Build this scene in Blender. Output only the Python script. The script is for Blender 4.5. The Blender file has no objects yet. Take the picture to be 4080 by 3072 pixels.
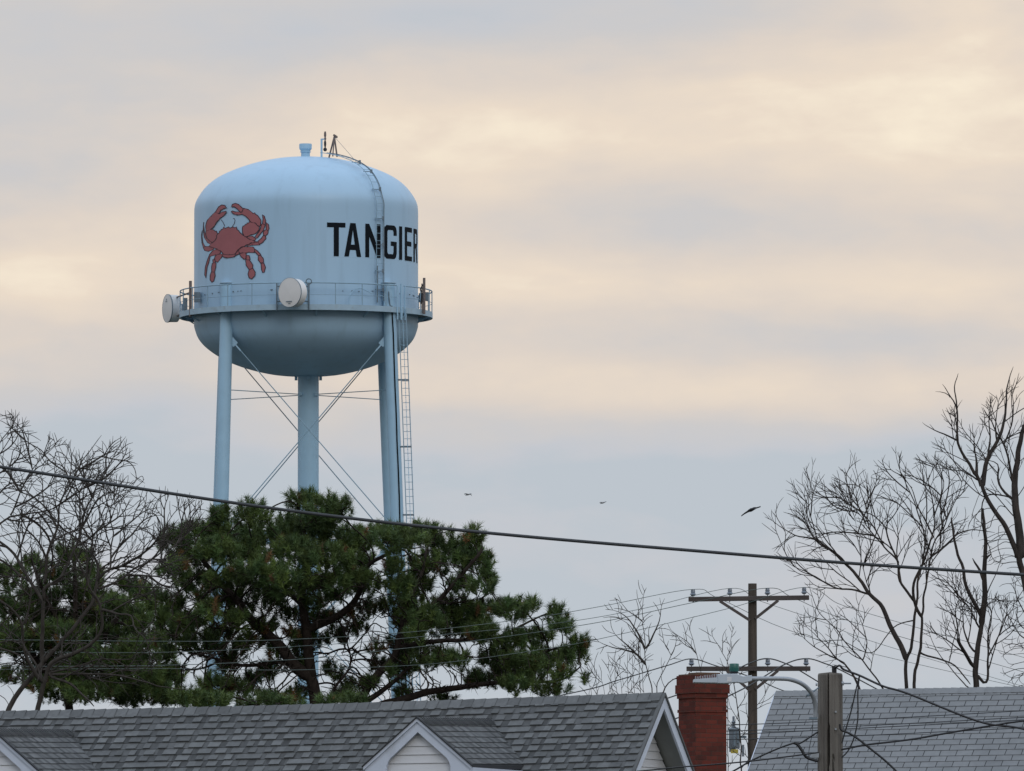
import bpy, bmesh, math, random
import numpy as np
from mathutils import Vector, Matrix
from mathutils.geometry import tessellate_polygon
random.seed(7); rng = np.random.default_rng(7)
S = bpy.context.scene
COL = S.collection
F = 47000.0; HOR = 4500.0; CX, CY = 2040.0, 1536.0
TH = math.atan((HOR-CY)/F); EYE = 1.6
ct, st = math.cos(TH), math.sin(TH)
def at(x, y, D):
    """a point of the place at ground distance D along the sight line of photo position (x, y)"""
    dx = x-CX; dy = F*ct-(CY-y)*st; dz = F*st+(CY-y)*ct
    k = D/dy
    return Vector((dx*k, D, EYE+dz*k))
def sc(D): return F/D

# ---------------------------------------------------------------- materials
def N(t, kind, **kw):
    n = t.nodes.new(kind)
    for k, v in kw.items(): setattr(n, k, v)
    return n
def mat(name, col, rough=.6, var=.12, scale=6.0, stretch=(1,1,1), bump=0.0, bscale=None, metal=0.0, island=0.0, dirt=None, attr=None, spec=.5, detail=6):
    m = bpy.data.materials.new(name); m.use_nodes = True
    t = m.node_tree; b = t.nodes['Principled BSDF']
    b.inputs['Roughness'].default_value = rough; b.inputs['Metallic'].default_value = metal
    b.inputs['Specular IOR Level'].default_value = spec
    tc = N(t, 'ShaderNodeTexCoord'); mp = N(t, 'ShaderNodeMapping'); mp.inputs['Scale'].default_value = stretch
    t.links.new(tc.outputs['Object'], mp.inputs[0])
    no = N(t, 'ShaderNodeTexNoise'); no.inputs['Scale'].default_value = scale; no.inputs['Detail'].default_value = detail
    t.links.new(mp.outputs[0], no.inputs['Vector'])
    mr = N(t, 'ShaderNodeMapRange'); mr.inputs[1].default_value = .25; mr.inputs[2].default_value = .75
    mr.inputs[3].default_value = 1-var; mr.inputs[4].default_value = 1+var
    t.links.new(no.outputs[0], mr.inputs[0]); val = mr.outputs[0]
    if island:
        g = N(t, 'ShaderNodeNewGeometry'); m2 = N(t, 'ShaderNodeMapRange')
        m2.inputs[3].default_value = 1-island; m2.inputs[4].default_value = 1+island
        t.links.new(g.outputs['Random Per Island'], m2.inputs[0])
        mm = N(t, 'ShaderNodeMath', operation='MULTIPLY'); t.links.new(val, mm.inputs[0]); t.links.new(m2.outputs[0], mm.inputs[1]); val = mm.outputs[0]
    vm = N(t, 'ShaderNodeVectorMath', operation='SCALE'); vm.inputs[0].default_value = col
    if attr:
        a = N(t, 'ShaderNodeAttribute'); a.attribute_name = attr; t.links.new(a.outputs['Color'], vm.inputs[0])
    t.links.new(val, vm.inputs['Scale']); out = vm.outputs[0]
    if dirt:
        dc, ds, dstr, lo, hi, amt = dirt
        mp2 = N(t, 'ShaderNodeMapping'); mp2.inputs['Scale'].default_value = dstr; t.links.new(tc.outputs['Object'], mp2.inputs[0])
        n2 = N(t, 'ShaderNodeTexNoise'); n2.inputs['Scale'].default_value = ds; n2.inputs['Detail'].default_value = 8; t.links.new(mp2.outputs[0], n2.inputs['Vector'])
        r2 = N(t, 'ShaderNodeMapRange'); r2.inputs[1].default_value = lo; r2.inputs[2].default_value = hi; r2.inputs[4].default_value = amt; t.links.new(n2.outputs[0], r2.inputs[0])
        mx = N(t, 'ShaderNodeMix', data_type='RGBA'); mx.inputs['B'].default_value = (*dc, 1)
        t.links.new(r2.outputs[0], mx.inputs['Factor']); t.links.new(out, mx.inputs['A']); out = mx.outputs['Result']
    t.links.new(out, b.inputs['Base Color'])
    if bump:
        bn = N(t, 'ShaderNodeTexNoise'); bn.inputs['Scale'].default_value = bscale or scale*3; bn.inputs['Detail'].default_value = 8
        t.links.new(mp.outputs[0], bn.inputs['Vector'])
        bp = N(t, 'ShaderNodeBump'); bp.inputs['Strength'].default_value = 1; bp.inputs['Distance'].default_value = bump
        t.links.new(bn.outputs[0], bp.inputs['Height']); t.links.new(bp.outputs[0], b.inputs['Normal'])
    return m
M = {}
M['tank'] = mat('tank_paint', (.40,.59,.755), .45, .035, .5, (1,1,.35), dirt=((.20,.30,.38), 2.4, (1,1,.10), .52, .78, .22))
M['steel'] = mat('tower_paint', (.36,.565,.72), .5, .05, 2)
M['steel_dk'] = mat('galvanised_dark', (.15,.20,.24), .6, .15, 6)
M['lip'] = mat('walkway_edge_paint', (.36,.50,.60), .55, .08, 3, dirt=((.25,.27,.25), 4, (1,1,1), .55, .8, .5))
M['brownsteel'] = mat('rusty_mount', (.17,.135,.125), .7, .3, 20)
M['crab'] = mat('crab_red_paint', (.37,.135,.145), .7, .06, 2, spec=.25)
M['ink'] = mat('black_paint', (.006,.009,.013), .8, .1, 4, spec=.15)
M['rail'] = mat('railing_paint', (.26,.40,.50), .5, .08, 4)
M['crabline'] = mat('crab_outline_paint', (.045,.018,.03), .6, .1, 4)
M['dish'] = mat('dish_shell', (.80,.80,.79), .5, .04, 3)
M['radome'] = mat('dish_radome', (.74,.73,.71), .6, .05, 2)
M['black'] = mat('black_rubber', (.012,.013,.016), .5, .2, 10)
M['wire'] = mat('weathered_wire', (.035,.04,.045), .6, .2, 10)
M['pwire'] = mat('aged_copper_wire', (.07,.10,.09), .6, .2, 10)
M['shingleA'] = mat('grey_laminate_shingle', (.143,.150,.152), .9, .14, 14, island=.20, bump=.002, bscale=120, dirt=((.05,.055,.06), 2.2, (1,1,1), .58, .8, .35), spec=.2)
M['shingleB'] = mat('pale_three_tab_shingle', (.235,.247,.256), .9, .08, 8, island=.05, bump=.002, bscale=120, dirt=((.13,.145,.155), 1.2, (1,1,1), .5, .8, .4), spec=.2)
M['shingleLow'] = mat('dark_shingle_layer', (.098,.103,.105), .9, .14, 14, island=.30, bump=.002, bscale=120, spec=.2)
M['felt'] = mat('roof_felt', (.035,.038,.042), .95, .1, 6)
M['trim'] = mat('white_trim', (.60,.66,.76), .5, .05, 5, dirt=((.35,.38,.40), 3, (1,1,1), .55, .8, .4))
M['siding'] = mat('white_siding', (.68,.695,.72), .55, .05, 3, (1,1,6), dirt=((.42,.43,.43), 2, (1,1,1), .55, .8, .35))
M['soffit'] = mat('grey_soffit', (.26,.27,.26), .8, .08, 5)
M['glass'] = mat('window_glass', (.03,.04,.05), .1, .1, 3)
M['wood'] = mat('weathered_pole_wood', (.165,.152,.135), .9, .45, 11, (1,1,.06), bump=.010, bscale=40, dirt=((.06,.05,.045), 16, (1,1,.06), .52, .72, .8), spec=.2)
M['wood2'] = mat('treated_pole_wood', (.085,.070,.058), .9, .35, 9, (1,1,.1), bump=.004, bscale=30, dirt=((.12,.13,.09), 1.2, (1,1,.3), .55, .8, .5), spec=.2)
M['armwood'] = mat('crossarm_wood', (.095,.080,.075), .9, .3, 8, (.15,1,1), spec=.2)
M['porcelain'] = mat('grey_porcelain', (.16,.19,.23), .2, .1, 10)
M['galv'] = mat('galvanised_steel', (.34,.37,.40), .45, .12, 14, metal=.35)
M['lamp'] = mat('lamp_housing', (.50,.56,.62), .4, .06, 8)
M['fin'] = mat('lamp_fins', (.42,.46,.50), .5, .1, 8)
M['green'] = mat('photocell_green', (.025,.12,.10), .4, .1, 10)
M['yellow'] = mat('warning_tag', (.45,.36,.05), .6, .1, 10)
M['can'] = mat('transformer_paint', (.17,.20,.23), .5, .1, 6)
M['barkL'] = mat('grey_bark', (.060,.053,.047), .95, .35, 12, (1,1,.4), spec=.15)
M['barkR'] = mat('brown_bark', (.046,.039,.035), .95, .4, 14, (1,1,.3), bump=.01, dirt=((.12,.09,.07), 5, (1,1,.3), .58, .75, .5), spec=.15)
M['snag'] = mat('bare_dead_wood', (.17,.125,.10), .9, .3, 9, (1,1,.2), spec=.15)
M['barkP'] = mat('pine_bark', (.032,.025,.021), .95, .4, 12, (1,1,.5), bump=.02, bscale=12, spec=.1)
M['needle'] = mat('pine_needles', (.05,.09,.04), .6, .1, 3, attr='tint', spec=.3)
M['gull'] = mat('gull_feathers', (.55,.56,.57), .8, .1, 9)
M['bird'] = mat('dark_feathers', (.018,.020,.026), .8, .2, 9)
M['ground'] = mat('winter_grass', (.03,.034,.02), .95, .4, .3, dirt=((.05,.043,.03), .05, (1,1,1), .45, .65, .7))

def brickmat():
    m = bpy.data.materials.new('red_brick'); m.use_nodes = True; t = m.node_tree; b = t.nodes['Principled BSDF']
    b.inputs['Roughness'].default_value = .9; b.inputs['Specular IOR Level'].default_value = .2
    uv = N(t, 'ShaderNodeUVMap'); br = N(t, 'ShaderNodeTexBrick')
    br.inputs['Scale'].default_value = 1; br.inputs['Brick Width'].default_value = .21; br.inputs['Row Height'].default_value = .0762
    br.inputs['Mortar Size'].default_value = .0045; br.inputs['Mortar Smooth'].default_value = .3; br.inputs['Bias'].default_value = -.2
    br.inputs['Color1'].default_value = (.168,.040,.028,1); br.inputs['Color2'].default_value = (.085,.025,.02,1); br.inputs['Mortar'].default_value = (.10,.065,.05,1)
    t.links.new(uv.outputs[0], br.inputs['Vector'])
    tc = N(t, 'ShaderNodeTexCoord'); no = N(t, 'ShaderNodeTexNoise'); no.inputs['Scale'].default_value = 5; no.inputs['Detail'].default_value = 8; t.links.new(tc.outputs['Object'], no.inputs['Vector'])
    r = N(t, 'ShaderNodeMapRange'); r.inputs[1].default_value = .5; r.inputs[2].default_value = .75; r.inputs[4].default_value = .75; t.links.new(no.outputs[0], r.inputs[0])
    mx = N(t, 'ShaderNodeMix', data_type='RGBA'); mx.inputs['B'].default_value = (.055,.03,.025,1)
    t.links.new(r.outputs[0], mx.inputs['Factor']); t.links.new(br.outputs['Color'], mx.inputs['A'])
    t.links.new(mx.outputs['Result'], b.inputs['Base Color'])
    bp = N(t, 'ShaderNodeBump'); bp.inputs['Distance'].default_value = .006; bp.invert = True; t.links.new(br.outputs['Fac'], bp.inputs['Height']); t.links.new(bp.outputs[0], b.inputs['Normal'])
    return m
M['brick'] = brickmat()
M['mortar'] = mat('weathered_mortar', (.12,.075,.05), .95, .3, 9)

# ---------------------------------------------------------------- object helpers
def tag(o, label=None, cat=None, group=None, kind=None):
    if label: o['label'] = label
    if cat: o['category'] = cat
    if group: o['group'] = group
    if kind: o['kind'] = kind
    return o
def thing(name, loc, label, cat, group=None):
    o = bpy.data.objects.new(name, None); COL.objects.link(o); o.location = loc; o.empty_display_size = .3
    return tag(o, label, cat, group)
class MB:
    def __init__(s): s.v = []; s.f = []; s.uv = None; s.col = None
    def add(s, vs, fs):
        b = len(s.v); s.v += [tuple(v) for v in vs]; s.f += [tuple(i+b for i in f) for f in fs]; return s
    def box(s, c, size, R=None):
        hx, hy, hz = size[0]/2, size[1]/2, size[2]/2
        vs = [Vector((x, y, z)) for x in (-hx, hx) for y in (-hy, hy) for z in (-hz, hz)]
        if R is not None: vs = [R@v for v in vs]
        return s.add([v+Vector(c) for v in vs], [(0,1,3,2),(4,6,7,5),(0,4,5,1),(2,3,7,6),(0,2,6,4),(1,5,7,3)])
    def beam(s, a, b, w, h, up=Vector((0,0,1))):
        a = Vector(a); b = Vector(b); d = (b-a).normalized(); x = d.cross(up)
        if x.length < 1e-4: x = d.cross(Vector((0,1,0)))
        x.normalize(); y = x.cross(d)
        vs = [p+x*sx*w/2+y*sy*h/2 for p in (a, b) for sx, sy in ((-1,-1),(1,-1),(1,1),(-1,1))]
        return s.add(vs, [(0,1,2,3),(7,6,5,4),(0,4,5,1),(1,5,6,2),(2,6,7,3),(3,7,4,0)])
    def tube(s, pts, r, n=8, caps=True):
        pts = [Vector(p) for p in pts]; m = len(pts)
        rs = list(r) if hasattr(r, '__len__') else [r]*m
        d0 = (pts[1]-pts[0]).normalized()
        x = d0.cross(Vector((0,0,1)));
        if x.length < .1: x = d0.cross(Vector((0,1,0)))
        x.normalize(); vs = []
        for i, p in enumerate(pts):
            d = (pts[min(i+1, m-1)]-pts[max(i-1, 0)])
            if d.length < 1e-9: d = d0
            d.normalize(); x = x-d*x.dot(d)
            if x.length < 1e-6: x = d.orthogonal()
            x.normalize(); y = d.cross(x)
            for k in range(n):
                a = 2*math.pi*k/n; vs.append(p+(x*math.cos(a)+y*math.sin(a))*rs[i])
        fs = [(i*n+k, i*n+(k+1)%n, (i+1)*n+(k+1)%n, (i+1)*n+k) for i in range(m-1) for k in range(n)]
        if caps: fs += [tuple(range(n-1, -1, -1)), tuple((m-1)*n+k for k in range(n))]
        return s.add(vs, fs)
    def lathe(s, prof, c=(0,0,0), n=48, R=None, a0=0, a1=2*math.pi, closed=False):
        c = Vector(c); full = abs(a1-a0-2*math.pi) < 1e-6; nn = n if full else n+1
        vs = []
        for r, z in prof:
            for k in range(nn):
                a = a0+(a1-a0)*k/n; v = Vector((r*math.sin(a), -r*math.cos(a), z))
                if R is not None: v = R@v
                vs.append(v+c)
        m = len(prof); fs = []
        for i in range(m if closed else m-1):
            j = (i+1) % m
            for k in range(n):
                k2 = (k+1) % nn; fs.append((i*nn+k, i*nn+k2, j*nn+k2, j*nn+k))
        return s.add(vs, fs)
    def prism(s, poly, O, X, Y, Z, t):
        """2-D polygon (X,Y axes) at O, extruded by t along Z"""
        O = Vector(O); X = Vector(X); Y = Vector(Y); Z = Vector(Z); n = len(poly)
        fr = [O+X*p[0]+Y*p[1] for p in poly]; bk = [p+Z*t for p in fr]
        tr = tessellate_polygon([[Vector((p[0], p[1], 0)) for p in poly]])
        fs = [tuple(q) for q in tr]+[tuple(i+n for i in reversed(q)) for q in tr]
        fs += [(i, (i+1) % n, (i+1) % n+n, i+n) for i in range(n)]
        return s.add(fr+bk, fs)
    def build(s, name, m, parent=None, smooth=False, origin=None, recalc=True, label=None):
        o0 = Vector(parent.matrix_basis.translation) if parent is not None else Vector(origin if origin is not None else (0,0,0))
        if parent is not None and parent.parent is not None: o0 = o0+Vector(parent.parent.matrix_basis.translation)
        me = bpy.data.meshes.new(name)
        me.from_pydata([(v[0]-o0.x, v[1]-o0.y, v[2]-o0.z) for v in s.v], [], s.f)
        if s.uv:
            ul = me.uv_layers.new(name='UVMap'); ul.data.foreach_set('uv', np.array(s.uv, dtype=np.float32).ravel())
        if recalc:
            bm = bmesh.new(); bm.from_mesh(me); bmesh.ops.recalc_face_normals(bm, faces=bm.faces); bm.to_mesh(me); bm.free()
        if smooth:
            me.polygons.foreach_set('use_smooth', [True]*len(me.polygons))
            if smooth != 'all': me.set_sharp_from_angle(angle=math.radians(40))
        me.materials.append(M[m] if isinstance(m, str) else m)
        o = bpy.data.objects.new(name, me); COL.objects.link(o)
        if parent is not None: o.parent = parent
        else: o.location = o0
        if label: o['label'] = label
        return o
def cat(points, sub=6):
    """Catmull-Rom through points"""
    P = [Vector(p) for p in points]; out = []
    for i in range(len(P)-1):
        p0 = P[max(i-1, 0)]; p1 = P[i]; p2 = P[i+1]; p3 = P[min(i+2, len(P)-1)]
        for k in range(sub):
            t = k/sub
            out.append(.5*((2*p1)+(p2-p0)*t+(2*p0-5*p1+4*p2-p3)*t*t+(3*p1-p0-3*p2+p3)*t**3))
    out.append(P[-1]); return out

# ================================================================ GROUND
g = MB().add([(-4000,-500,0),(4000,-500,0),(4000,6000,0),(-4000,6000,0)], [(0,1,2,3)]).build('ground', 'ground'); tag(g, kind='structure')

# ================================================================ WATER TOWER
DT = 500.0; SP = sc(DT)          # 94 px per metre
cen = at(1219.5, 1268, DT); TX, TY = cen.x, DT
def tz(y, D=DT): return at(1219, y, D).z
base = Vector((TX, TY, 0))
tower = thing('water_tower', base, 'tall pale blue water tower with a red crab and black lettering on its tank', 'water tower')
R0 = 4.76
def P(r, a, z):                   # a: degrees to the right of the side facing the street
    a = math.radians(a); return Vector((TX+r*math.sin(a), TY-r*math.cos(a), z))
z_seam = tz(828); z_floor = tz(1252); z_lip0 = tz(1269); z_rail = tz(1162)
pr = [(.0001,2.16),(.5,2.15),(1.0,2.11),(1.5,2.04),(2.25,1.87),(3.0,1.62),(3.55,1.38),(3.95,1.14),(4.27,.86),(4.50,.57),(4.655,.31),(4.73,.10),(4.755,-.10),(R0,-.30)]
prof = [(r, z_seam+h) for r, h in pr]
zc = tz(1300)
bowl = [(R0, zc),(4.71,tz(1318)),(4.60,tz(1345)),(4.40,tz(1371)),(4.1,tz(1396)),(3.7,tz(1421)),(3.1,tz(1449)),(2.3,tz(1474)),(1.4,tz(1492)),(.5,tz(1499)),(.0001,tz(1500))]
allp = [(R0, zc+(z_seam-.30-zc)*k/6) for k in range(5, 0, -1)]
prof2 = [Vector((r, z, 0)) for r, z in prof]; prof2 = cat(prof2, 3)
bowl2 = cat([Vector((r, z, 0)) for r, z in bowl], 3)
mb = MB().lathe([(max(v.x, 1e-4), v.y) for v in prof2]+allp+[(max(v.x, 1e-4), v.y) for v in bowl2], (TX, TY, 0), 128)
tank = mb.build('tank', 'tank', tower, smooth='all')
# weld seams: slim raised rings
mb = MB()
for zz in (tz(1055), zc+.02):
    mb.lathe([(R0-.002, zz-.010),(R0+.0025, zz-.006),(R0+.0025, zz+.006),(R0-.002, zz+.010)], (TX, TY, 0), 128)
mb.build('weld_seam', 'tank', tower, smooth='all')
mb = MB()
for k in range(70):
    a = -88+176*k/69+random.uniform(-1, 1)
    if random.random() < .45: continue
    z = tz(1187)+random.uniform(-.03, .03); p = P(R0+.012, a, z)
    mb.box(p, (random.uniform(.03,.11), .02, random.uniform(.02,.05)), Matrix.Rotation(math.radians(a), 3, 'Z'))
mb.build('cable_clip', 'steel_dk', tower)

# paint marks: polygons given where they sit on the shell, cut in narrow strips so that they follow the curve
def shell_hit(x, y, R):
    o = Vector((0,0,EYE)); d = at(x, y, 100)-o
    ax, ay = o.x-TX, o.y-TY; A = d.x*d.x+d.y*d.y; B = 2*(ax*d.x+ay*d.y); Cc = ax*ax+ay*ay-R*R
    q = B*B-4*A*Cc
    t = (-B-math.sqrt(max(q, 0)))/(2*A); return o+d*t
def decal(polys, mapper, mname, oname, step, dr0=.010, dstep=.0008, parent=tower):
    V = []; Fc = []
    for i, poly in enumerate(polys):
        bm = bmesh.new(); vs = [bm.verts.new((p[0], p[1], 0)) for p in poly]
        for t in tessellate_polygon([[Vector((p[0], p[1], 0)) for p in poly]]):
            try: bm.faces.new([vs[k] for k in t])
            except ValueError: pass
        x0 = min(p[0] for p in poly); x1 = max(p[0] for p in poly); x = math.ceil(x0/step)*step
        while x < x1:
            bmesh.ops.bisect_plane(bm, geom=bm.verts[:]+bm.edges[:]+bm.faces[:], plane_co=(x,0,0), plane_no=(1,0,0), dist=1e-5); x += step
        bm.verts.index_update(); b = len(V); rr = R0+dr0+dstep*i
        V += [mapper(v.co.x, v.co.y, rr) for v in bm.verts]; Fc += [tuple(v.index+b for v in f.verts) for f in bm.faces]
        bm.free()
    o = MB(); o.v = [tuple(v) for v in V]; o.f = Fc
    ob = o.build(oname, mname, parent, recalc=False)
    # make faces look outwards
    me = ob.data; c = Vector((0,0,0)); bm = bmesh.new(); bm.from_mesh(me)
    fl = [f for f in bm.faces if f.normal.dot(Vector((f.calc_center_median().x, f.calc_center_median().y, 0))) < 0]
    bmesh.ops.reverse_faces(bm, faces=fl); bm.to_mesh(me); bm.free(); return ob
def stroke(pts, w, closed=False):
    n = len(pts); L = []; Rr = []
    for i in range(n):
        a = pts[(i-1) % n] if (closed or i > 0) else pts[i]; b = pts[(i+1) % n] if (closed or i < n-1) else pts[i]
        dx, dy = b[0]-a[0], b[1]-a[1]; l = math.hypot(dx, dy) or 1; nx, ny = -dy/l*w/2, dx/l*w/2
        L.append((pts[i][0]+nx, pts[i][1]+ny)); Rr.append((pts[i][0]-nx, pts[i][1]-ny))
    out = []
    for i in range(n if closed else n-1):
        j = (i+1) % n; out.append([L[i], L[j], Rr[j], Rr[i]])
    return out
# lettering, in degrees round the shell and metres up
zt, zb = tz(886, 495.3), tz(1020, 495.3)
LET = {
'T': [[(0,1),(9.7,1),(9.7,.86),(6.2,.86),(6.2,0),(3.5,0),(3.5,.86),(0,.86)]],
'A': [[(0,0),(2.5,0),(3.1,.2),(3.65,.36),(4.7,.8),(4.7,1),(3.2,1)], [(9.4,0),(6.9,0),(6.3,.2),(5.75,.36),(4.7,.8),(4.7,1),(6.2,1)], [(3.1,.2),(6.3,.2),(5.75,.36),(3.65,.36)]],
'N': [[(0,0),(2.4,0),(2.4,1),(0,1)], [(7.3,0),(9.7,0),(9.7,1),(7.3,1)], [(2.4,1),(2.4,.62),(7.3,0),(7.3,.38)]],
'G': [[(10,.70),(10,.83),(9.4,.94),(8,1),(2,1),(.6,.94),(0,.83),(0,.17),(.6,.06),(2,0),(8,0),(9.4,.06),(10,.17),(10,.52),(5.2,.52),(5.2,.39),(7.4,.39),(7.4,.2),(6.8,.14),(3.2,.14),(2.6,.2),(2.6,.8),(3.2,.86),(6.8,.86),(7.4,.8),(7.4,.70)]],
'I': [[(0,0),(2.9,0),(2.9,1),(0,1)]],
'E': [[(0,0),(9,0),(9,.14),(2.6,.14),(2.6,.44),(8,.44),(8,.58),(2.6,.58),(2.6,.86),(9,.86),(9,1),(0,1)]],
'R': [[(0,0),(2.6,0),(2.6,1),(0,1)], [(2.6,1),(7.5,1),(9,.86),(9,.6),(7,.45),(9.5,0),(6.7,0),(4.5,.42),(2.6,.42),(2.6,.56),(6,.56),(6.5,.62),(6.5,.82),(6,.86),(2.6,.86)]]}
A0 = {'T':11.6, 'A':20.7, 'N':32.5, 'G':44.4, 'I':56.5, 'E':62.1, 'R':73.7}
def lmap(x, y, rr): return P(rr, x, zb+(zt-zb)*y)
for ch in 'TANGIER':
    decal([[(A0[ch]+p[0], p[1]) for p in poly] for poly in LET[ch]], lmap, 'ink', 'letter', 1.0, dr0=.012, dstep=0)
# the crab, traced
K = 4.165
def cp(pts): return [(760+x/K, 760+y/K) for x, y in pts]
crab = [
 [(215,520),(215,600),(225,690),(260,790),(350,860),(340,890),(280,860),(225,770),(205,650)],
 [(190,660),(185,760),(200,860),(240,930),(210,945),(185,860),(176,740)],
 [(205,940),(245,925),(330,930),(390,950),(370,975),(290,1005),(230,990)],
 [(310,1060),(360,1000),(440,965),(500,1000),(490,1040),(410,1065),(320,1085),(300,1190),(270,1270),(250,1450),(230,1400),(240,1270),(270,1170)],
 [(470,1050),(530,1055),(515,1100),(440,1190),(390,1150),(400,1090)],
 [(365,1145),(395,1120),(410,1190),(370,1200)],
 [(355,1205),(420,1200),(415,1270),(395,1350),(345,1345),(345,1270)],
 [(340,1350),(395,1350),(405,1410),(380,1500),(350,1520),(320,1480),(322,1400)],
 [(1190,395),(1220,420),(1245,500),(1235,570),(1190,545),(1200,470)],
 [(1190,545),(1235,570),(1210,650),(1170,700),(1100,790),(1065,765),(1130,680),(1160,620),(1170,560)],
 [(930,765),(1030,755),(1085,800),(1060,825),(980,815)],
 [(1255,525),(1290,560),(1300,630),(1285,670),(1250,640),(1250,600)],
 [(1250,640),(1285,670),(1280,710),(1240,755),(1205,730),(1205,680)],
 [(1240,755),(1250,790),(1190,860),(1140,890),(1110,840),(1170,790),(1205,740)],
 [(1120,850),(1150,895),(1020,900),(930,915),(1000,870)],
 [(790,975),(850,935),(940,930),(1040,935),(1060,965),(1055,1025),(960,1020),(830,1040),(800,1025)],
 [(1060,965),(1110,1000),(1165,1060),(1120,1075),(1060,1010)],
 [(1120,1075),(1165,1075),(1205,1130),(1210,1190),(1160,1200),(1120,1150)],
 [(1165,1205),(1215,1205),(1240,1270),(1220,1350),(1195,1360),(1175,1310)],
 [(735,1050),(790,980),(805,1050),(760,1065)],
 [(920,1070),(970,1075),(985,1140),(950,1150),(910,1140)],
 [(810,1050),(850,1030),(920,1035),(920,1130),(880,1135),(830,1090)],
 [(910,1145),(975,1150),(1030,1230),(1025,1290),(970,1310),(920,1240)],
 [(970,1310),(1030,1285),(1070,1350),(1065,1410),(1010,1465),(965,1440),(950,1380)],
 [(525,1045),(640,1058),(735,1050),(755,1062),(720,1095),(600,1112),(550,1105),(520,1075)],
 [(245,680),(330,640),(380,650),(405,672),(425,668),(430,690),(450,715),(430,780),(370,860),(300,820),(250,740)],
 [(250,670),(248,580),(262,520),(275,490),(340,420),(410,350),(470,385),(530,350),(590,340),(590,360),(560,400),(490,450),(430,520),(370,610),(330,640)],
 [(410,350),(460,270),(510,235),(560,240),(595,290),(560,290),(500,320),(465,380)],
 [(895,765),(860,700),(855,620),(868,585),(895,580),(905,555),(930,560),(935,530),(960,540),(970,512),(1000,520),(1070,535),(1120,590),(1140,600),(1130,650),(1090,700),(1000,730)],
 [(995,520),(960,470),(910,420),(850,390),(770,400),(700,380),(670,340),(690,335),(740,350),(830,360),(860,330),(875,290),(950,310),(1040,380),(1060,362),(1070,388),(1110,410),(1165,490),(1160,560),(1140,595),(1070,535)],
 [(675,265),(690,225),(740,208),(790,225),(850,280),(870,300),(850,355),(815,350),(770,300),(720,265),(690,270)],
 [(300,915),(360,860),(400,830),(430,780),(428,745),(450,710),(475,700),(475,670),(500,662),(505,640),(530,640),(545,600),(570,625),(630,600),(650,620),(700,598),(730,615),(755,598),(770,650),(790,655),(815,695),(870,740),(920,770),(980,810),(1060,840),(1100,845),(1000,865),(920,900),(840,935),(780,985),(735,1050),(640,1060),(540,1050),(500,1000),(430,960)],
]
crab_px = [cp(c) for c in crab]
cf = decal(crab_px, shell_hit, 'crab', 'painted_crab', 9, dr0=.006, dstep=.0008)
out = []
for i, c in enumerate(crab_px): out.append(stroke(c, 3.5, True))
ink = []
V = []
o_l = MB()
def addline(polys, dr, step=9):
    for poly in polys: ink.append((poly, dr))
for i, c in enumerate(out): addline(c, .0068+.0008*i)
for s_ in ([(565,590),(540,530),(505,480)], [(690,590),(725,540),(735,490),(720,455),(700,465)]): addline(stroke(cp(s_), 2.4), .01)
for poly, dr in ink:
    b = [shell_hit(x, y, R0+dr) for x, y in poly]; o_l.add(b, [(0,1,2,3)])
o_l.build('crab_outline', 'crabline', tower)

# roof fittings
def top(r):                        # roof height at radius r
    for (r0, h0), (r1, h1) in zip(pr, pr[1:]):
        if r0 <= r <= r1: return z_seam+h0+(h1-h0)*(r-r0)/(r1-r0)
    return z_seam
vx, vy = TX-.03, TY-.1
MB().lathe([(.0001,2.72),(.26,2.72),(.27,2.66),(.265,2.50),(.235,2.47),(.20,2.42),(.20,2.40),(.23,2.39),(.23,2.36),(.19,2.35),(.19,2.10)], (vx, vy, z_seam), 24).build('roof_vent', 'steel', tower, smooth=True)
mb = MB(); px, pyy = TX+.66, TY-.5; zt0 = top(.8)
mb.box((px, pyy, zt0+.38), (.085, .085, .80)).beam((px, pyy, zt0+.76), (px+.17, pyy, zt0+.76), .07, .05)
mb.build('beacon_post', 'steel', tower)
mb = MB(); mb.lathe([(.0001,.30),(.035,.28),(.05,.2),(.05,.1),(.03,.04),(.05,.0),(.05,-.06),(.0001,-.06)], (px+.15, pyy, zt0+.80), 12); mb.build('beacon_lamp', 'brownsteel', tower, smooth=True)
mb = MB(); mb.lathe([(.0001,.1),(.06,.06),(.085,0),(.06,-.06),(.0001,-.09)], (px+.15, pyy, zt0+.32), 12)
mb.tube([(px+.15, pyy, zt0+.40), (px+.15, pyy, zt0+.52), (px+.15, pyy, zt0+.62), (px+.15, pyy, zt0+.74)], [.025,.05,.05,.02], 8); mb.build('hanging_ball', 'black', tower, smooth=True)
mb = MB(); ap = Vector((TX+1.21, TY-1.1, zt0+.82))
for f in ((TX+.98, TY-.8), (TX+1.33, TY-1.2), (TX+1.15, TY-1.5)): mb.beam((f[0], f[1], zt0-.05), ap, .05, .05)
mb.box(ap+Vector((.02,0,.04)), (.14,.1,.08), Matrix.Rotation(.5, 3, 'Y')); mb.box(ap+Vector((.09,0,-.02)), (.1,.08,.08)); mb.build('tripod_frame', 'brownsteel', tower)
MB().tube([ap, P(3.55, 40, top(3.5)+.2)], .008, 5).build('guy_cable', 'steel_dk', tower)
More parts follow.
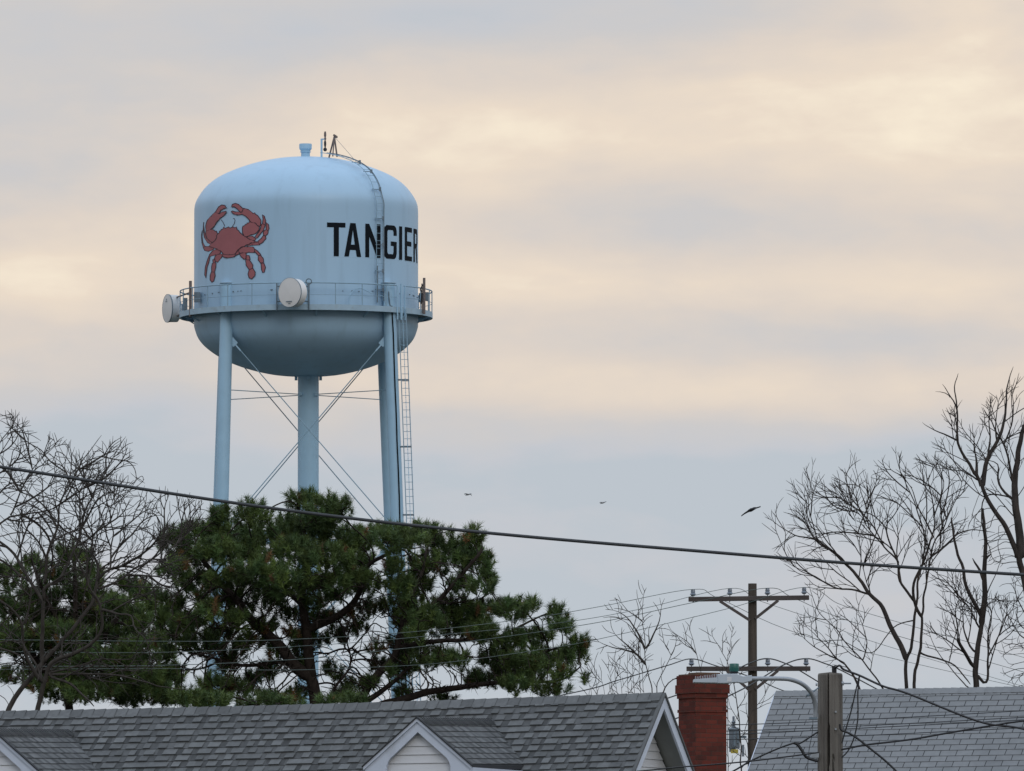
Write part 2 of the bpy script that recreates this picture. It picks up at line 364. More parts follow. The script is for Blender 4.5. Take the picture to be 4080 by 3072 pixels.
# ladder up the shell and over the roof
path = [(R0+.17, z) for z in np.linspace(z_floor+.3, z_seam-.1, 14)]
rp = [(4.72,.2),(4.55,.62),(4.25,1.02),(3.85,1.36),(3.3,1.64),(2.7,1.85),(2.1,2.0),(1.6,2.10),(1.1,2.17)]
path += [(r+.07, z_seam+h+.10) for r, h in rp]
pc = cat([Vector((r, z, 0)) for r, z in path], 4)
def rails(mb, pc, a, half, rad):
    for sgn in (-1, 1):
        pts = []
        for v in pc:
            b = P(v.x, a, v.y); tdir = Vector((math.cos(math.radians(a)), math.sin(math.radians(a)), 0))
            pts.append(b+tdir*half*sgn)
        mb.tube(pts, rad, 5)
mb = MB(); rails(mb, pc, 40.0, .17, .016); mb.build('ladder_rail', 'rail', tower)
mb = MB(); acc = 0; td = Vector((math.cos(math.radians(40)), math.sin(math.radians(40)), 0))
for a, b in zip(pc, pc[1:]):
    acc += (b-a).length
    if acc > .3: acc = 0; q = P(b.x, 40, b.y); mb.tube([q-td*.17, q+td*.17], .010, 5)
mb.build('ladder_rung', 'rail', tower)
mb = MB(); pp = [P(v.x+.08, 40.6, v.y)+td*.11 for v in pc]; mb.tube(pp, .02, 6); mb.build('safety_rail', 'steel_dk', tower)
mb = MB()
for k in (6, 16, 30, 44, 58, 66, 72):
    if k < len(pc): q = P(pc[k].x+.08, 40.3, pc[k].y)+td*.1; mb.box(q, (.1,.1,.16))
    if k < len(pc): q = P(pc[k].x-.08, 40, pc[k].y); mb.box(q, (.34,.03,.03), Matrix.Rotation(math.radians(40), 3, 'Z'))
mb.build('ladder_bracket', 'steel_dk', tower)
mb = MB(); mb.tube([P(R0+.12, 39, z) for z in (tz(1230), tz(1160), tz(1085))], .028, 6); mb.build('standpipe', 'steel_dk', tower)

# walkway
RB = 5.38
MB().lathe([(R0-.02, z_floor-.03),(RB-.05, z_floor-.03),(RB-.05, z_floor),(R0-.02, z_floor)], (TX, TY, 0), 112, closed=True).build('walkway_floor', 'steel_dk', tower)
MB().lathe([(RB, z_lip0),(RB, z_lip0+.24),(RB-.02, z_lip0+.24),(RB-.02, z_lip0+.02),(RB-.10, z_lip0+.02),(RB-.10, z_lip0)], (TX, TY, 0), 112, closed=True).build('walkway_edge', 'lip', tower)
def ringtube(r, z, rad, a0, a1, name, m):
    n = int(abs(a1-a0)/2.5); MB().tube([P(r, a0+(a1-a0)*k/n, z) for k in range(n+1)], rad, 6).build(name, 'rail', tower, smooth='all')
ringtube(RB-.03, z_rail, .027, 51.5, 406.5, 'top_rail', 'steel')
ringtube(RB-.03, z_rail-.50, .011, 51.5, 406.5, 'middle_rail', 'steel')
for k in range(28):
    a = 1.5+k*360/28
    if 43 < a < 55: continue
    MB().tube([P(RB-.03, a, z_lip0+.02), P(RB-.03, a, z_rail)], .021, 6).build('rail_post', 'rail', tower)
for a, r in ((46.5,.032),(49.0,.045),(51.5,.032)):
    MB().tube([P(RB+.02, a, z_lip0-.3), P(RB+.02, a, z_rail+(.08 if a == 49.0 else 0))], r, 8).build('gate_post', 'steel', tower)
for k in range(14):
    mb = MB(); a = 360*k/14+6; mb.beam(P(R0-.1, a, z_floor-.45), P(RB-.06, a, z_floor-.06), .05, .05); mb.beam(P(R0-.1, a, z_floor-.06), P(RB-.06, a, z_floor-.06), .06, .06)
    mb.build('walkway_bracket', 'steel', tower)
# instruments, hoses and boxes on the walkway
mb = MB()
q = P(R0+.25, 44.5, z_floor+.62); mb.box(q, (.36,.16,.2)); mb.box(q+Vector((-.12,-.05,-.35)), (.08,.08,.5)); mb.tube([q+Vector((-.75,0,-.1)), q+Vector((-.2,0,-.08))], .03, 6)
mb.build('junction_box', 'steel', tower)
hose = cat([P(R0+.3, 22+dx, z_floor+dz) for dx, dz in ((0,.1),(.3,.45),(3,.72),(6,.78),(9,.7),(12,.6))], 5)
MB().tube(hose, .02, 6).build('hose', 'steel', tower)
hose = cat([P(R0+.4, a, z_floor+dz) for a, dz in ((43.5,.7),(43.7,.4),(44.5,.1),(46.5,-.12),(48,-.2))], 5)
MB().tube(hose, .026, 6).build('hose', 'steel_dk', tower)
c0 = P(RB+.02, 2.2, tz(1158)); ring = [c0+Vector((.115*math.cos(t), 0, .115*math.sin(t))) for t in np.linspace(0, 2*math.pi, 17)]
MB().tube(ring, .026, 6).build('cable_loop', 'steel_dk', tower)

# legs
legs = {'fl':(904-3, 1326, 885, 2000), 'fr':(1555, 1330, 1580, 2000), 'rr':(1526, 1330, 1553, 2000), 'rl':(899, 1330, 875, 2000)}
hd = 3.45; LEG = {}
for k, (xa, ya, xb, yb) in legs.items():
    Df = DT-hd if k[0] == 'f' else DT+hd
    a = at(xa, ya, Df); b = at(xb, yb, Df+(-.22 if k[0] == 'f' else .22))
    d = (b-a)/(b.z-a.z); LEG[k] = lambda z, a=a, d=d: a+d*(z-a.z)
for k in LEG:
    L = LEG[k]; ztop = tz(1152)
    n = 14; pts = [L(ztop*(1-i/n)) for i in range(n+1)]
    lo = MB().tube(pts, .275, 20).build('leg', 'steel', tower, smooth=True)
    c = L(ztop); MB().tube([c, c+Vector((0,0,.03))], .33, 20).build('leg_cap', 'lip', lo)
z_r = tz(1573)
rise = MB().lathe([(.445, tz(1490)),(.445, 0)], (TX+.1, TY, 0), 28); rise.build('riser_pipe', 'steel', tower, smooth='all')
for k in range(4):
    mb = MB().box((TX+.1+.52*math.cos(k*math.pi/2), TY+.52*math.sin(k*math.pi/2), tz(1508)), (.12,.12,.16)); mb.build('riser_bracket', 'steel', tower); mb = MB().box((TX+.1+.48*math.cos(k*math.pi/2+.78), TY+.48*math.sin(k*math.pi/2+.78), z_r), (.16,.16,.12)); mb.build('rod_lug', 'steel', tower)
for k in LEG:
    c = Vector((TX+.1, TY, z_r)); q = LEG[k](z_r+.0); d = (q-c).normalized()
    MB().tube([c+d*.44, q-d*.2], .02, 6).build('tie_rod', 'rail', tower)
z1 = tz(1352); z2 = tz(2140); z3 = tz(2900); z4 = .6
fr = MB()
order = ['fl', 'fr', 'rr', 'rl']
for i in range(4):
    A = LEG[order[i]]; B = LEG[order[(i+1) % 4]]
    for (za, zb_) in ((z1, z2), (z2-.1, z3), (z3-.1, z4)):
        for Q, W in ((A, B), (B, A)):
            a = Q(za); b = W(zb_); d = (b-a).normalized()
            MB().tube([a+d*.7, b-d*.5], .024, 6).build('brace_rod', 'rail', tower)
            gp = MB(); gp.beam(a+d*.18, a+d*.62, .03, .26, up=Vector((0,0,1))); gp.beam(a+d*.60, a+d*.95, .06, .06)
            gp.build('gusset', 'steel', tower)
    for zz in (z2, z3):
        a = A(zz); b = B(zz); MB().tube([a, b], .11, 10).build('strut', 'steel', tower)
    A = LEG[order[i]]
    MB().box(A(.15), (.9,.9,.3)).build('footing', 'lip', tower)
# ladder beside the front right leg, and the black cable on the leg
L = LEG['fr']; off = [Vector((.42, -.12, 0)), Vector((.42+.31, -.12, 0))]
zz = np.linspace(z_floor+.2, 3, 60)
def shiftx(z): return -.03
mb = MB()
for o_ in off: mb.tube([L(z)+o_+Vector((shiftx(z),0,0)) for z in (z_floor-.05, 20, 3)], .022, 5)
mb.build('access_ladder_rail', 'rail', tower)
mb = MB(); z = 3.2
while z < z_floor: mb.tube([L(z)+off[0], L(z)+off[1]], .011, 4); z += .305
mb.build('access_ladder_rung', 'rail', tower)
mb = MB(); mb.tube([L(z)+Vector((.555,-.16,0)) for z in (z_floor, 20, 3)], .012, 5)
for z in np.arange(3.2, z_floor, .2): mb.box(L(z)+Vector((.555,-.16,0)), (.05,.02,.02))
mb.build('climb_rail', 'steel', tower)
mb = MB()
for y in (1535, 1800, 2070, 2350): q = L(tz(y)); mb.beam(q+Vector((.1,-.1,0)), q+Vector((.72,-.12,0)), .05, .07)
mb.build('ladder_bracket', 'steel_dk', tower)
pts = [L(z)+Vector((.12,-.28,0)) for z in np.linspace(z_floor+.1, 3, 30)]; pts = [p+Vector((random.uniform(-.012,.012),0,0)) for p in pts]
MB().tube(pts, .03, 6).build('feed_cable', 'ink', tower)

# antenna dishes
def dish(x, y, D, face, rad, length, label, mount, tilt=0):
    c = at(x, y, D); root = thing('antenna_dish', c, label, 'antenna dish', 'antenna dishes on the tower walkway')
    f = math.radians(face); n = Vector((math.sin(-f), -math.cos(f), 0)); X = Vector((math.cos(f), -math.sin(f), 0)); Z = Vector((0,0,1))
    Rm = Matrix((X, Z, n)).transposed()     # local z -> facing direction
    R3 = Rm
    pr_ = [(rad*.55, -length-.12), (rad*.8, -length-.05), (rad*.98, -length), (rad, -.03), (rad*1.015, -.02), (rad*1.015, .015), (rad*.985, .02)]
    MB().lathe(pr_, c, 56, R3).build('drum', 'dish', root, smooth=True)
    MB().lathe([(.0001,.055),(rad*.3,.05),(rad*.6,.038),(rad*.9,.022),(rad*.985,.018)], c, 56, R3).build('radome', 'radome', root, smooth='all')
    MB().lathe([(rad*1.015,-.03),(rad*1.03,-.03),(rad*1.03,.02),(rad*1.015,.02)], c, 56, R3, closed=True).build('rim', 'steel_dk', root, smooth=True)
    b = c-n*(length+.12); MB().box(b-n*.08, (.3,.3,.4), Matrix.Rotation(-f, 3, 'Z')).build('radio_box', 'galv', root)
    mk = MB(); o_ = c+n*.05
    if mount == 'front':
        mk.prism([(-.17,-.40),(.15,-.40),(.15,-.365),(-.17,-.365)], o_, X, Z, n, .012)
        for k in range(5): mk.prism([(-.04+k*.022,-.475),(-.025+k*.022,-.475),(-.03+k*.022,-.44),(-.04+k*.022,-.44)], o_, X, Z, n, .012)
    else:
        mk.prism([(-.12,.28),(.10,.28),(.10,.30),(-.12,.30)], o_, X, Z, n, .012); mk.prism([(-.04,.34),(0,.42),(.04,.34)], o_, X, Z, n, .012)
    mk.build('marking', 'steel_dk', root); return root, c, n
r1, c1, n1 = dish(600+1849/3.332, 1060+350/3.332, DT-6.15, 38, .60, .42, 'round drum dish facing the street at the middle of the walkway rail', 'front')
mp_ = MB()
for dx in (-.55, .75): mp_.tube([P(RB+.06, -6+dx*11, z_lip0-.02), P(RB+.06, -6+dx*11, z_rail-.02)], .035, 8)
for zz in (z_rail-.15, z_lip0+.35): mp_.tube([P(RB+.06, -6-.55*11, zz), P(RB+.06, -6+.75*11, zz)], .03, 8)
mp_.build('mount_frame', 'steel_dk', r1)
r2, c2, n2 = dish(600+225/3.332, 1060+562/3.332, DT+.9, 68, .59, .42, 'round drum dish facing away at the far left end of the walkway', 'left')
mp_ = MB(); q = P(RB+.05, -65, 0); q = at(600+528/3.332, 1290, DT-2.2)
mp_.tube([Vector((q.x, q.y, tz(1275))), Vector((q.x, q.y, tz(1134)))], .062, 10)
for y in (1180, 1255): mp_.tube([Vector((q.x, q.y, tz(y))), Vector((c2.x+.35, c2.y, tz(y)))], .035, 6)
mp_.build('mount_frame', 'brownsteel', r2)
MB().box((q.x+.27, q.y+.4, tz(1196)), (.26,.2,.42)).build('radio_box', 'steel_dk', r2)
MB().box((q.x-.22, q.y+.5, tz(1222)), (.16,.2,.5)).build('radio_box', 'steel_dk', r2)
q = at(1240+1500/3.333, 1200, DT-2.2)
am = thing('antenna_mast', Vector((q.x, q.y, tz(1270))), 'dark vertical mast with small radio boxes at the right end of the walkway', 'antenna mast')
MB().tube([Vector((q.x, q.y, tz(1266))), Vector((q.x, q.y, tz(1122)))], [.055]*2, 8).tube([Vector((q.x-.09, q.y+.1, tz(1262))), Vector((q.x-.09, q.y+.1, tz(1144)))], .03, 6).build('mast', 'brownsteel', am)
MB().box((q.x-.12, q.y+.3, tz(1199)), (.22,.2,.38)).build('radio_box', 'steel_dk', am)
MB().box((q.x+.10, q.y+.3, tz(1194)), (.18,.2,.36)).build('radio_box', 'steel_dk', am)
MB().tube(cat([Vector((q.x-.06, q.y, tz(1150))), Vector((q.x-.16, q.y, tz(1168))), Vector((q.x-.10, q.y, tz(1180))), Vector((q.x-.14, q.y, tz(1225)))], 5), .03, 6).build('cable', 'black', am)

# ================================================================ HOUSES
def shingles(mb, O, U, Dn, Nn, ulen, dlen, ex, wfun, gap, tf, keep=None, sag=None, stag=False, low=None):
    rows = int(dlen/ex)
    for r in range(rows):
        if low is not None:
            u = -random.uniform(0, .9)
            while u < ulen:
                a0 = max(u, 0); a1 = min(u+random.uniform(.35, .95), ulen); u = a1 if a1 > 0 else 0
                if a1-a0 < .01: continue
                d0_, d1_ = r*ex, r*ex+ex
                # cut into short pieces so that it follows the roof and stops where it should
                nseg = max(1, int((a1-a0)/.12)); 
                for q in range(nseg):
                    b0 = a0+(a1-a0)*q/nseg; b1 = a0+(a1-a0)*(q+1)/nseg
                    if keep and not keep((b0+b1)/2, d1_): continue
                    def pl(a, d, h):
                        p = O+U*a+Dn*d+Nn*h
                        return p+Vector((0,0,sag(a))) if sag else p
                    low.add([pl(b0, d0_, .0015), pl(b1, d0_, .0015), pl(b1, d1_, .009), pl(b0, d1_, .009), pl(b1, d1_, 0), pl(b0, d1_, 0)], [(0,1,2,3),(3,2,4,5)])
        d0 = r*ex; d1 = d0+ex; u = -.3 + (random.uniform(0, .3) if not stag else (.5*wfun() if r % 2 else 0))
        jr = random.uniform(-.004, .004)
        while u < ulen:
            w = wfun(); u0 = max(u, 0)+gap/2; u1 = min(u+w, ulen)-gap/2; u += w
            if low is not None and random.random() < .85: u += random.uniform(.05, .13)
            if u1-u0 < .02: continue
            if keep and not keep((u0+u1)/2, d1): continue
            t = tf(); j = jr+random.uniform(-.002,.002)
            def pt(a, d, h):
                p = O+U*a+Dn*d+Nn*h
                if sag: p = p+Vector((0,0,sag(a)))
                return p
            v = [pt(u0, d0, .002), pt(u1, d0, .002), pt(u1, d1+j, t), pt(u0, d1+j, t), pt(u1, d1+j, 0), pt(u0, d1+j, 0)]
            mb.add(v, [(0,1,2,3),(3,2,4,5)])
def laps(mb, poly_fn, z0, z1, ex, O, X, Nn, t=.014):
    """lap siding: poly_fn(z) -> (x0, x1) extents at height z"""
    z = z0
    while z < z1-1e-3:
        za, zb_ = z, min(z+ex, z1); a0, a1 = poly_fn(za); b0, b1 = poly_fn(zb_)
        Z = Vector((0,0,1))
        if a1-a0 > .01:
            v = [O+X*a0+Z*za+Nn*t, O+X*a1+Z*za+Nn*t, O+X*b1+Z*zb_+Nn*.001, O+X*b0+Z*zb_+Nn*.001, O+X*a0+Z*za, O+X*a1+Z*za]
            mb.add(v, [(0,1,2,3),(4,5,1,0)])
        z += ex
def archw(): return random.uniform(.09,.20)
Zu = Vector((0,0,1))

def house(P0, alpha, sgn, tanp, length, halfw, name, label, mname, ex, wf, gap, tf, slope=0.0, sag=None, stag=False, soff=.32):
    """sgn=-1: ridge runs left and away from P0; sgn=+1: ridge runs right and nearer"""
    a = math.radians(alpha)
    U = Vector((-math.cos(a), math.sin(a), -slope)) if sgn < 0 else Vector((math.cos(a), -math.sin(a), slope))
    V = Vector((-math.sin(a), -math.cos(a), 0))
    root = thing(name, Vector((P0.x, P0.y, 0)), label, 'house')
    dl = math.sqrt(1+tanp*tanp); Dn = (V-Zu*tanp)/dl; Db = (-V-Zu*tanp)/dl
    Nf = Vector((V.x*tanp, V.y*tanp, 1))/dl; Nb = Vector((-V.x*tanp, -V.y*tanp, 1))/dl
    dlen = halfw*dl
    roof = MB(); low = MB() if not stag else None
    shingles(roof, P0+Dn*.04, U, Dn, Nf, length, dlen, ex, wf, gap, tf, sag=sag, stag=stag, low=low)
    shingles(roof, P0+Db*.04, U, Db, Nb, length, dlen, ex*1.0, wf, gap, tf, sag=sag, stag=stag, low=low)
    if low: low.build('shingle_underlayer', 'shingleLow', root, recalc=False)
    ro = roof.build('roof_shingles', mname, root, recalc=False)
    # deck below, closed slab
    dk = MB(); T = .07; nseg = 24
    for Dd, Nn in ((Dn, Nf), (Db, Nb)):
        for i in range(nseg):
            u0 = length*i/nseg; u1 = length*(i+1)/nseg
            s0 = Vector((0,0,sag(u0))) if sag else Vector(); s1 = Vector((0,0,sag(u1))) if sag else Vector()
            e = -.003
            v = [P0+U*u0+s0+Nn*e, P0+U*u1+s1+Nn*e, P0+U*u1+Dd*dlen+s1+Nn*e, P0+U*u0+Dd*dlen+s0+Nn*e]
            v += [p-Zu*T for p in v]
            dk.add(v, [(0,1,2,3),(7,6,5,4),(0,4,5,1),(2,6,7,3)]+([(0,3,7,4)] if i == 0 else [])+([(1,5,6,2)] if i == nseg-1 else []))
    dk.build('roof_deck', 'felt', root)
    cap = MB(); u = 0; e2 = .165
    while u < length:
        u1 = min(u+e2, length)
        s = Vector((0,0,sag(u))) if sag else Vector()
        for Dd, Nn in ((Dn, Nf), (Db, Nb)):
            h0, h1 = (.024, .016)
            q = [P0+U*u+s+Zu*h0, P0+U*u1+s+Zu*h1, P0+U*u1+Dd*.14+s+Nn*h1, P0+U*u+Dd*.14+s+Nn*h0, P0+U*u1+Dd*.14+s, P0+U*u+Dd*.14+s]
            cap.add(q, [(0,1,2,3),(3,2,4,5)])
        u = u1
    cap.build('ridge_cap', mname, root, recalc=False)
    # walls
    we = halfw-.3; zt_ = P0.z-halfw*tanp-.03
    wl = MB()
    b0 = P0+U*soff; b0.z = 0; b1 = P0+U*(length-soff); b1.z = 0
    w4 = [b0+V*we, b1+V*we, b1-V*we, b0-V*we]; hh = P0.z-we*tanp-T-.05-length*abs(slope)
    wl.add(w4+[p+Zu*hh for p in w4], [(0,1,5,4),(1,2,6,5),(2,3,7,6),(3,0,4,7)])
    wl.build('wall', 'siding', root)
    return root, U, V, Dn, Db, Nf, Nb, dl
# ---- near house
P1 = at(2640, 2765, 151)
def sagA(u): return -.035*math.sin(math.pi*min(max(u/11.5, 0), 1))
H1, U, V, Dn, Db, Nf, Nb, dl = house(P1, 24, -1, 1.03, 12.0, 3.0, 'shingled_house', 'near house with mottled dark grey shingles and two front dormers', 'shingleA', .119, archw, 0, lambda: random.choice((.024,.026,.028)), slope=.0085, sag=sagA)
tp = 1.03
# gable end
On = P1+U*.30; gb = MB()
def gx(z): h = max(0, (-z-.12)/tp); return (-h, h)
laps(gb, gx, -2.9, -.12, .104, On, V, -U); gb.build('gable_siding', 'siding', H1)
gw = MB(); gw.prism([(0,-.12),(2.75,-.12-2.75*tp),(2.75,-P1.z),(-2.75,-P1.z),(-2.75,-.12-2.75*tp)], On+U*.002, V, Zu, U, .06); gw.build('gable_wall', 'siding', H1)
so = MB()
for s_ in (1, -1):
    a = P1-Zu*.075; v = [a+U*.012, a+U*.30, a+U*.30+V*s_*3-Zu*3*tp, a+U*.012+V*s_*3-Zu*3*tp]
    so.add(v+[p-Zu*.01 for p in v], [(0,1,2,3),(7,6,5,4),(0,4,5,1),(1,5,6,2),(2,6,7,3),(3,7,4,0)])
so.build('soffit', 'soffit', H1)
for s_ in (1, -1):
    MB().prism([(0,-.02),(3.02*s_,-.02-3.02*tp),(3.02*s_,-.19-3.02*tp),(0,-.19)], P1-U*.025, V, Zu, U, .03).build('rake_board', 'trim', H1)
for s_ in (1, -1):
    MB().prism([(.0,.018),(3.02*s_,.018-3.02*tp),(3.02*s_,-.018-3.02*tp),(0,-.018)], P1-U*.045, V, Zu, U, .05).build('drip_edge', 'shingleA', H1)
# dormers
def dormer(u0):
    tq = .81; ql = math.sqrt(1+tq*tq); lowd = MB()
    vf = 2.52; hw = .73
    Pk = P1+U*u0+V*vf+Zu*(-.330+sagA(u0)+0*u0); Wd = -V+Zu*.027; Wd.normalize()
    X = -U.normalized(); Xh = Vector((X.x, X.y, 0)).normalized()
    r = MB(); Lr = 2.35
    for s_ in (1, -1):
        D2 = (Xh*s_-Zu*tq)/ql; N2 = (Xh*s_*tq+Zu)/ql
        def keep(a, d):
            p = Pk+Wd*a+D2*d; rel = p-P1; v = rel.dot(V); return rel.z > -v*tp-.12+sagA(u0)-.0085*rel.dot(U)
        shingles(r, Pk+D2*.03, Wd, D2, N2, Lr, hw*ql-.02, .112, lambda: random.uniform(.08,.16), 0, lambda: random.choice((.013,.015)), keep=keep, low=lowd)
        u = 0
        while u < Lr:                                   # ridge caps, slanting
            q = [Pk+Wd*u+Zu*.026, Pk+Wd*(u+.075)+Zu*.014, Pk+Wd*(u+.115)+D2*.13+N2*.014, Pk+Wd*(u+.04)+D2*.13+N2*.026, Pk+Wd*(u+.04)+D2*.13]
            if keep(u, .05): r.add(q, [(0,1,2,3),(3,2,4)])
            u += .075
    dr = r.build('dormer_roof', 'shingleA', H1, recalc=False); lowd.build('shingle_underlayer', 'shingleLow', dr, recalc=False)
    dk = MB()
    for s_ in (1, -1):
        D2 = (Xh*s_-Zu*tq)/ql; a = Pk-Zu*.004
        dk.add([a, a+Wd*Lr, a+Wd*1.75+D2*hw*ql, a+D2*hw*ql]+[q-Zu*.05 for q in (a, a+Wd*Lr, a+Wd*1.75+D2*hw*ql, a+D2*hw*ql)], [(0,1,2,3),(7,6,5,4),(0,3,7,4),(3,2,6,7)])
    dk.build('deck', 'felt', dr)
    fr_ = MB(); fr_.prism([(-.735,-.60),(0,-.005),(.735,-.60),(.735,-.68),(.695,-.69),(.695,-1.75),(.455,-1.75),(.455,-.60),(.435,-.545),(.40,-.495),(0,-.165),(-.385,-.495),(-.42,-.545),(-.44,-.60),(-.44,-1.75),(-.695,-1.75),(-.695,-.69),(-.735,-.68)], Pk+V*.03, Xh, Zu, -V, .04)
    fr_.build('dormer_trim', 'trim', H1)
    fr2 = MB()
    for s_ in (1, -1): fr2.prism([(0,.012),(.75*s_,.012-.75*tq),(.75*s_,-.032-.75*tq),(0,-.032)], Pk+V*.055, Xh, Zu, -V, .03)
    fr2.build('dormer_rake_moulding', 'trim', H1)
    fr3 = MB()
    for s_ in (1, -1): fr3.prism([(0,.032),(.765*s_,.032-.765*tq),(.765*s_,.013-.765*tq),(0,.013)], Pk+V*.07, Xh, Zu, -V, .06)
    fr3.build('dormer_drip_edge', 'felt', H1)
    w = MB(); Ow = Pk-V*.06
    def dx(z): h = min(.62, max(0, -z-.10)/tq); return (-h, h)
    laps(w, dx, -.665, -.11, .108, Ow, Xh, V, t=.016)
    w.prism([(0,-.1),(.62,-.1-.62*tq),(.62,-2.1),(-.62,-2.1),(-.62,-.1-.62*tq)], Ow-V*.004, Xh, Zu, -V, .06)
    for s_ in (1, -1):
        q = Ow+Xh*.60*s_-Zu*.55
        w.add([q, q-V*1.8, q-V*1.8-Zu*1.8, q-Zu*1.8], [(0,1,2,3)])
    w.build('dormer_wall', 'siding', H1)
    for s_ in (1, -1):
        a = Pk+Xh*.735*s_-Zu*.685; MB().beam(a+V*.0, a-V*1.72, .03, .13).build('dormer_fascia', 'trim', H1)
    wi = MB(); wi.prism([(-.40,-.70),(.41,-.70),(.41,-1.7),(-.40,-1.7)], Ow+V*.0, Xh, Zu, V, .03); wo = wi.build('dormer_window', 'trim', H1)
    MB().prism([(-.35,-.74),(.36,-.74),(.36,-1.65),(-.35,-1.65)], Ow+V*.03, Xh, Zu, V, .004).build('pane', 'glass', wo)
dormer(2.285); dormer(8.315)

# ---- far house on the right
P2 = at(3092, 2757, 210)
H2, *_ = house(P2, 21.5, 1, 1.0, 12, 3.2, 'pale_roof_house', 'farther house with pale grey three tab shingles behind the split wooden pole', 'shingleB', .142, lambda: .305, .013, lambda: .012, slope=.0035, stag=True)
for s_ in (1, -1):
    UU, VV = _[0], _[1]
    MB().prism([(0,0.0),(3.22*s_,-3.22),(3.22*s_,-3.36),(0,-.14)], P2-UU*.02, VV, Zu, UU, .018).build('rake_board', 'trim', H2)

# ================================================================ CHIMNEY
DC = 200; s = sc(DC); cc = at(2800, 2700, DC); bt = math.radians(27.8); w0 = .60
ch = thing('brick_chimney', Vector((cc.x, cc.y, 0)), 'square red brick chimney with stepped crown beside the gable', 'chimney')
def cz(y): return at(2800, y, DC).z
def chim(secs, name, m):
    b = MB(); b.uv = []
    for y0, y1, k in secs:
        zt_, zb_ = cz(y0), (cz(y1) if y1 else 0.0); h = w0*k/2
        q = [Vector((cc.x+math.cos(bt)*x-math.sin(bt)*y, cc.y+.3+math.sin(bt)*x+math.cos(bt)*y, 0)) for x, y in ((-h,-h),(h,-h),(h,h),(-h,h))]
        vs = [p+Zu*zb_ for p in q]+[p+Zu*zt_ for p in q]
        fs = [(0,1,5,4),(1,2,6,5),(2,3,7,6),(3,0,4,7),(4,5,6,7),(3,2,1,0)]
        b.add(vs, fs)
        for i in range(4): u0 = i*w0*1.07; u1 = u0+2*h; b.uv += [(u0,zb_),(u1,zb_),(u1,zt_),(u0,zt_)]
        b.uv += [(0,0),(.1,0),(.1,.1),(0,.1)]*2
    return b.build(name, m, ch, recalc=False)
# (body narrows are stacked, each its own brick course step)
chim([(2781,2825,1.0),(2837,None,1.0)], 'shaft', 'brick')
chim([(2690,2727,1.085)], 'crown_top', 'brick'); chim([(2727,2762,1.14)], 'crown', 'brick'); chim([(2762,2781,1.07)], 'crown_step', 'brick'); chim([(2825,2837,1.05)], 'band', 'brick')
mb = MB(); h = w0*1.0/2
rot = Matrix.Rotation(bt, 3, 'Z')
mb.box((cc.x, cc.y+.3, cz(2690)+.008), (w0*1.0, w0*1.0, .03), rot); mb.box((cc.x+.03, cc.y+.3, cz(2690)+.03), (w0*.7, w0*.6, .04), rot)
mb.build('mortar_cap', 'mortar', ch)

# ================================================================ SPLIT WOODEN POLE + LAMP
DP = 130; s = sc(DP); pb = at(3308, 2680, DP)
pole = thing('wooden_pole', Vector((pb.x, pb.y, 0)), 'near weathered wooden pole with a long vertical split, carrying the street lamp', 'pole')
def pz(y): return at(3308, y, DP).z
mb = MB(); n = 96; ztop = pz(2679); zs = [ztop-.012, ztop-.03]+[ztop-.05*i for i in range(1, 40)]+list(np.linspace(ztop-2.2, 0, 14))
vs = []
for i, z in enumerate(zs):
    R = .133+.004*(ztop-z)
    if i == 0: R -= .008
    for k in range(n):
        a = 2*math.pi*k/n-math.pi; r = R+.003*math.sin(a*9+z*.7)+.0025*math.sin(a*23+z*1.3)
        d = (ztop-z); ac = math.radians(-12)+.03*math.sin(z*2.2)
        wid = .035+.05*min(1, max(0, (d-.45)/.25))*(1 if d < 3 else 0); dep = .05+.05*min(1, max(0, (d-.5)/.2))
        if abs(a-ac) < wid: r -= dep
        ac2 = math.radians(13)+.02*math.sin(z*3)
        if .95 < d < 1.5 and abs(a-ac2) < .07*abs(math.sin(z*14)): r -= .035
        vs.append(Vector((pb.x+r*math.sin(a), pb.y-r*math.cos(a), z)))
fs = [(i*n+k, i*n+(k+1) % n, (i+1)*n+(k+1) % n, (i+1)*n+k) for i in range(len(zs)-1) for k in range(n)]
mb.add(vs, fs); b = len(mb.v)
mb.add(vs[:n]+[Vector((pb.x, pb.y, ztop+.004))], [(k, (k+1) % n, n) for k in range(n)])
mb.build('pole_shaft', 'wood', pole)
q = at(3324, 2684, DP-.05); MB().tube([q-Zu*.02, q+Zu*.085], [.027,.027], 12).build('cable_cap', 'black', pole)
mb = MB()
a = at(3355, 2723, DP-.05); mb.tube([a, a+Vector((.10,0,0))], .010, 6); mb.tube([a-Vector((.005,0,0)), a+Vector((.02,0,0))], .022, 8)
a = at(3257, 2727, DP-.05); mb.tube([a-Vector((.02,0,0)), a], .016, 8)
for y in (2836, 2905): a = at(3330, y, DP-.15); mb.tube([a, a+Vector((0,.02,0))], .012, 6)
a = at(3248, 3009, DP-.1); mb.box(a, (.08,.05,.05)); a = at(3251, 2853, DP-.1); mb.box(a, (.05,.06,.055))
mb.build('bolt', 'galv', pole)

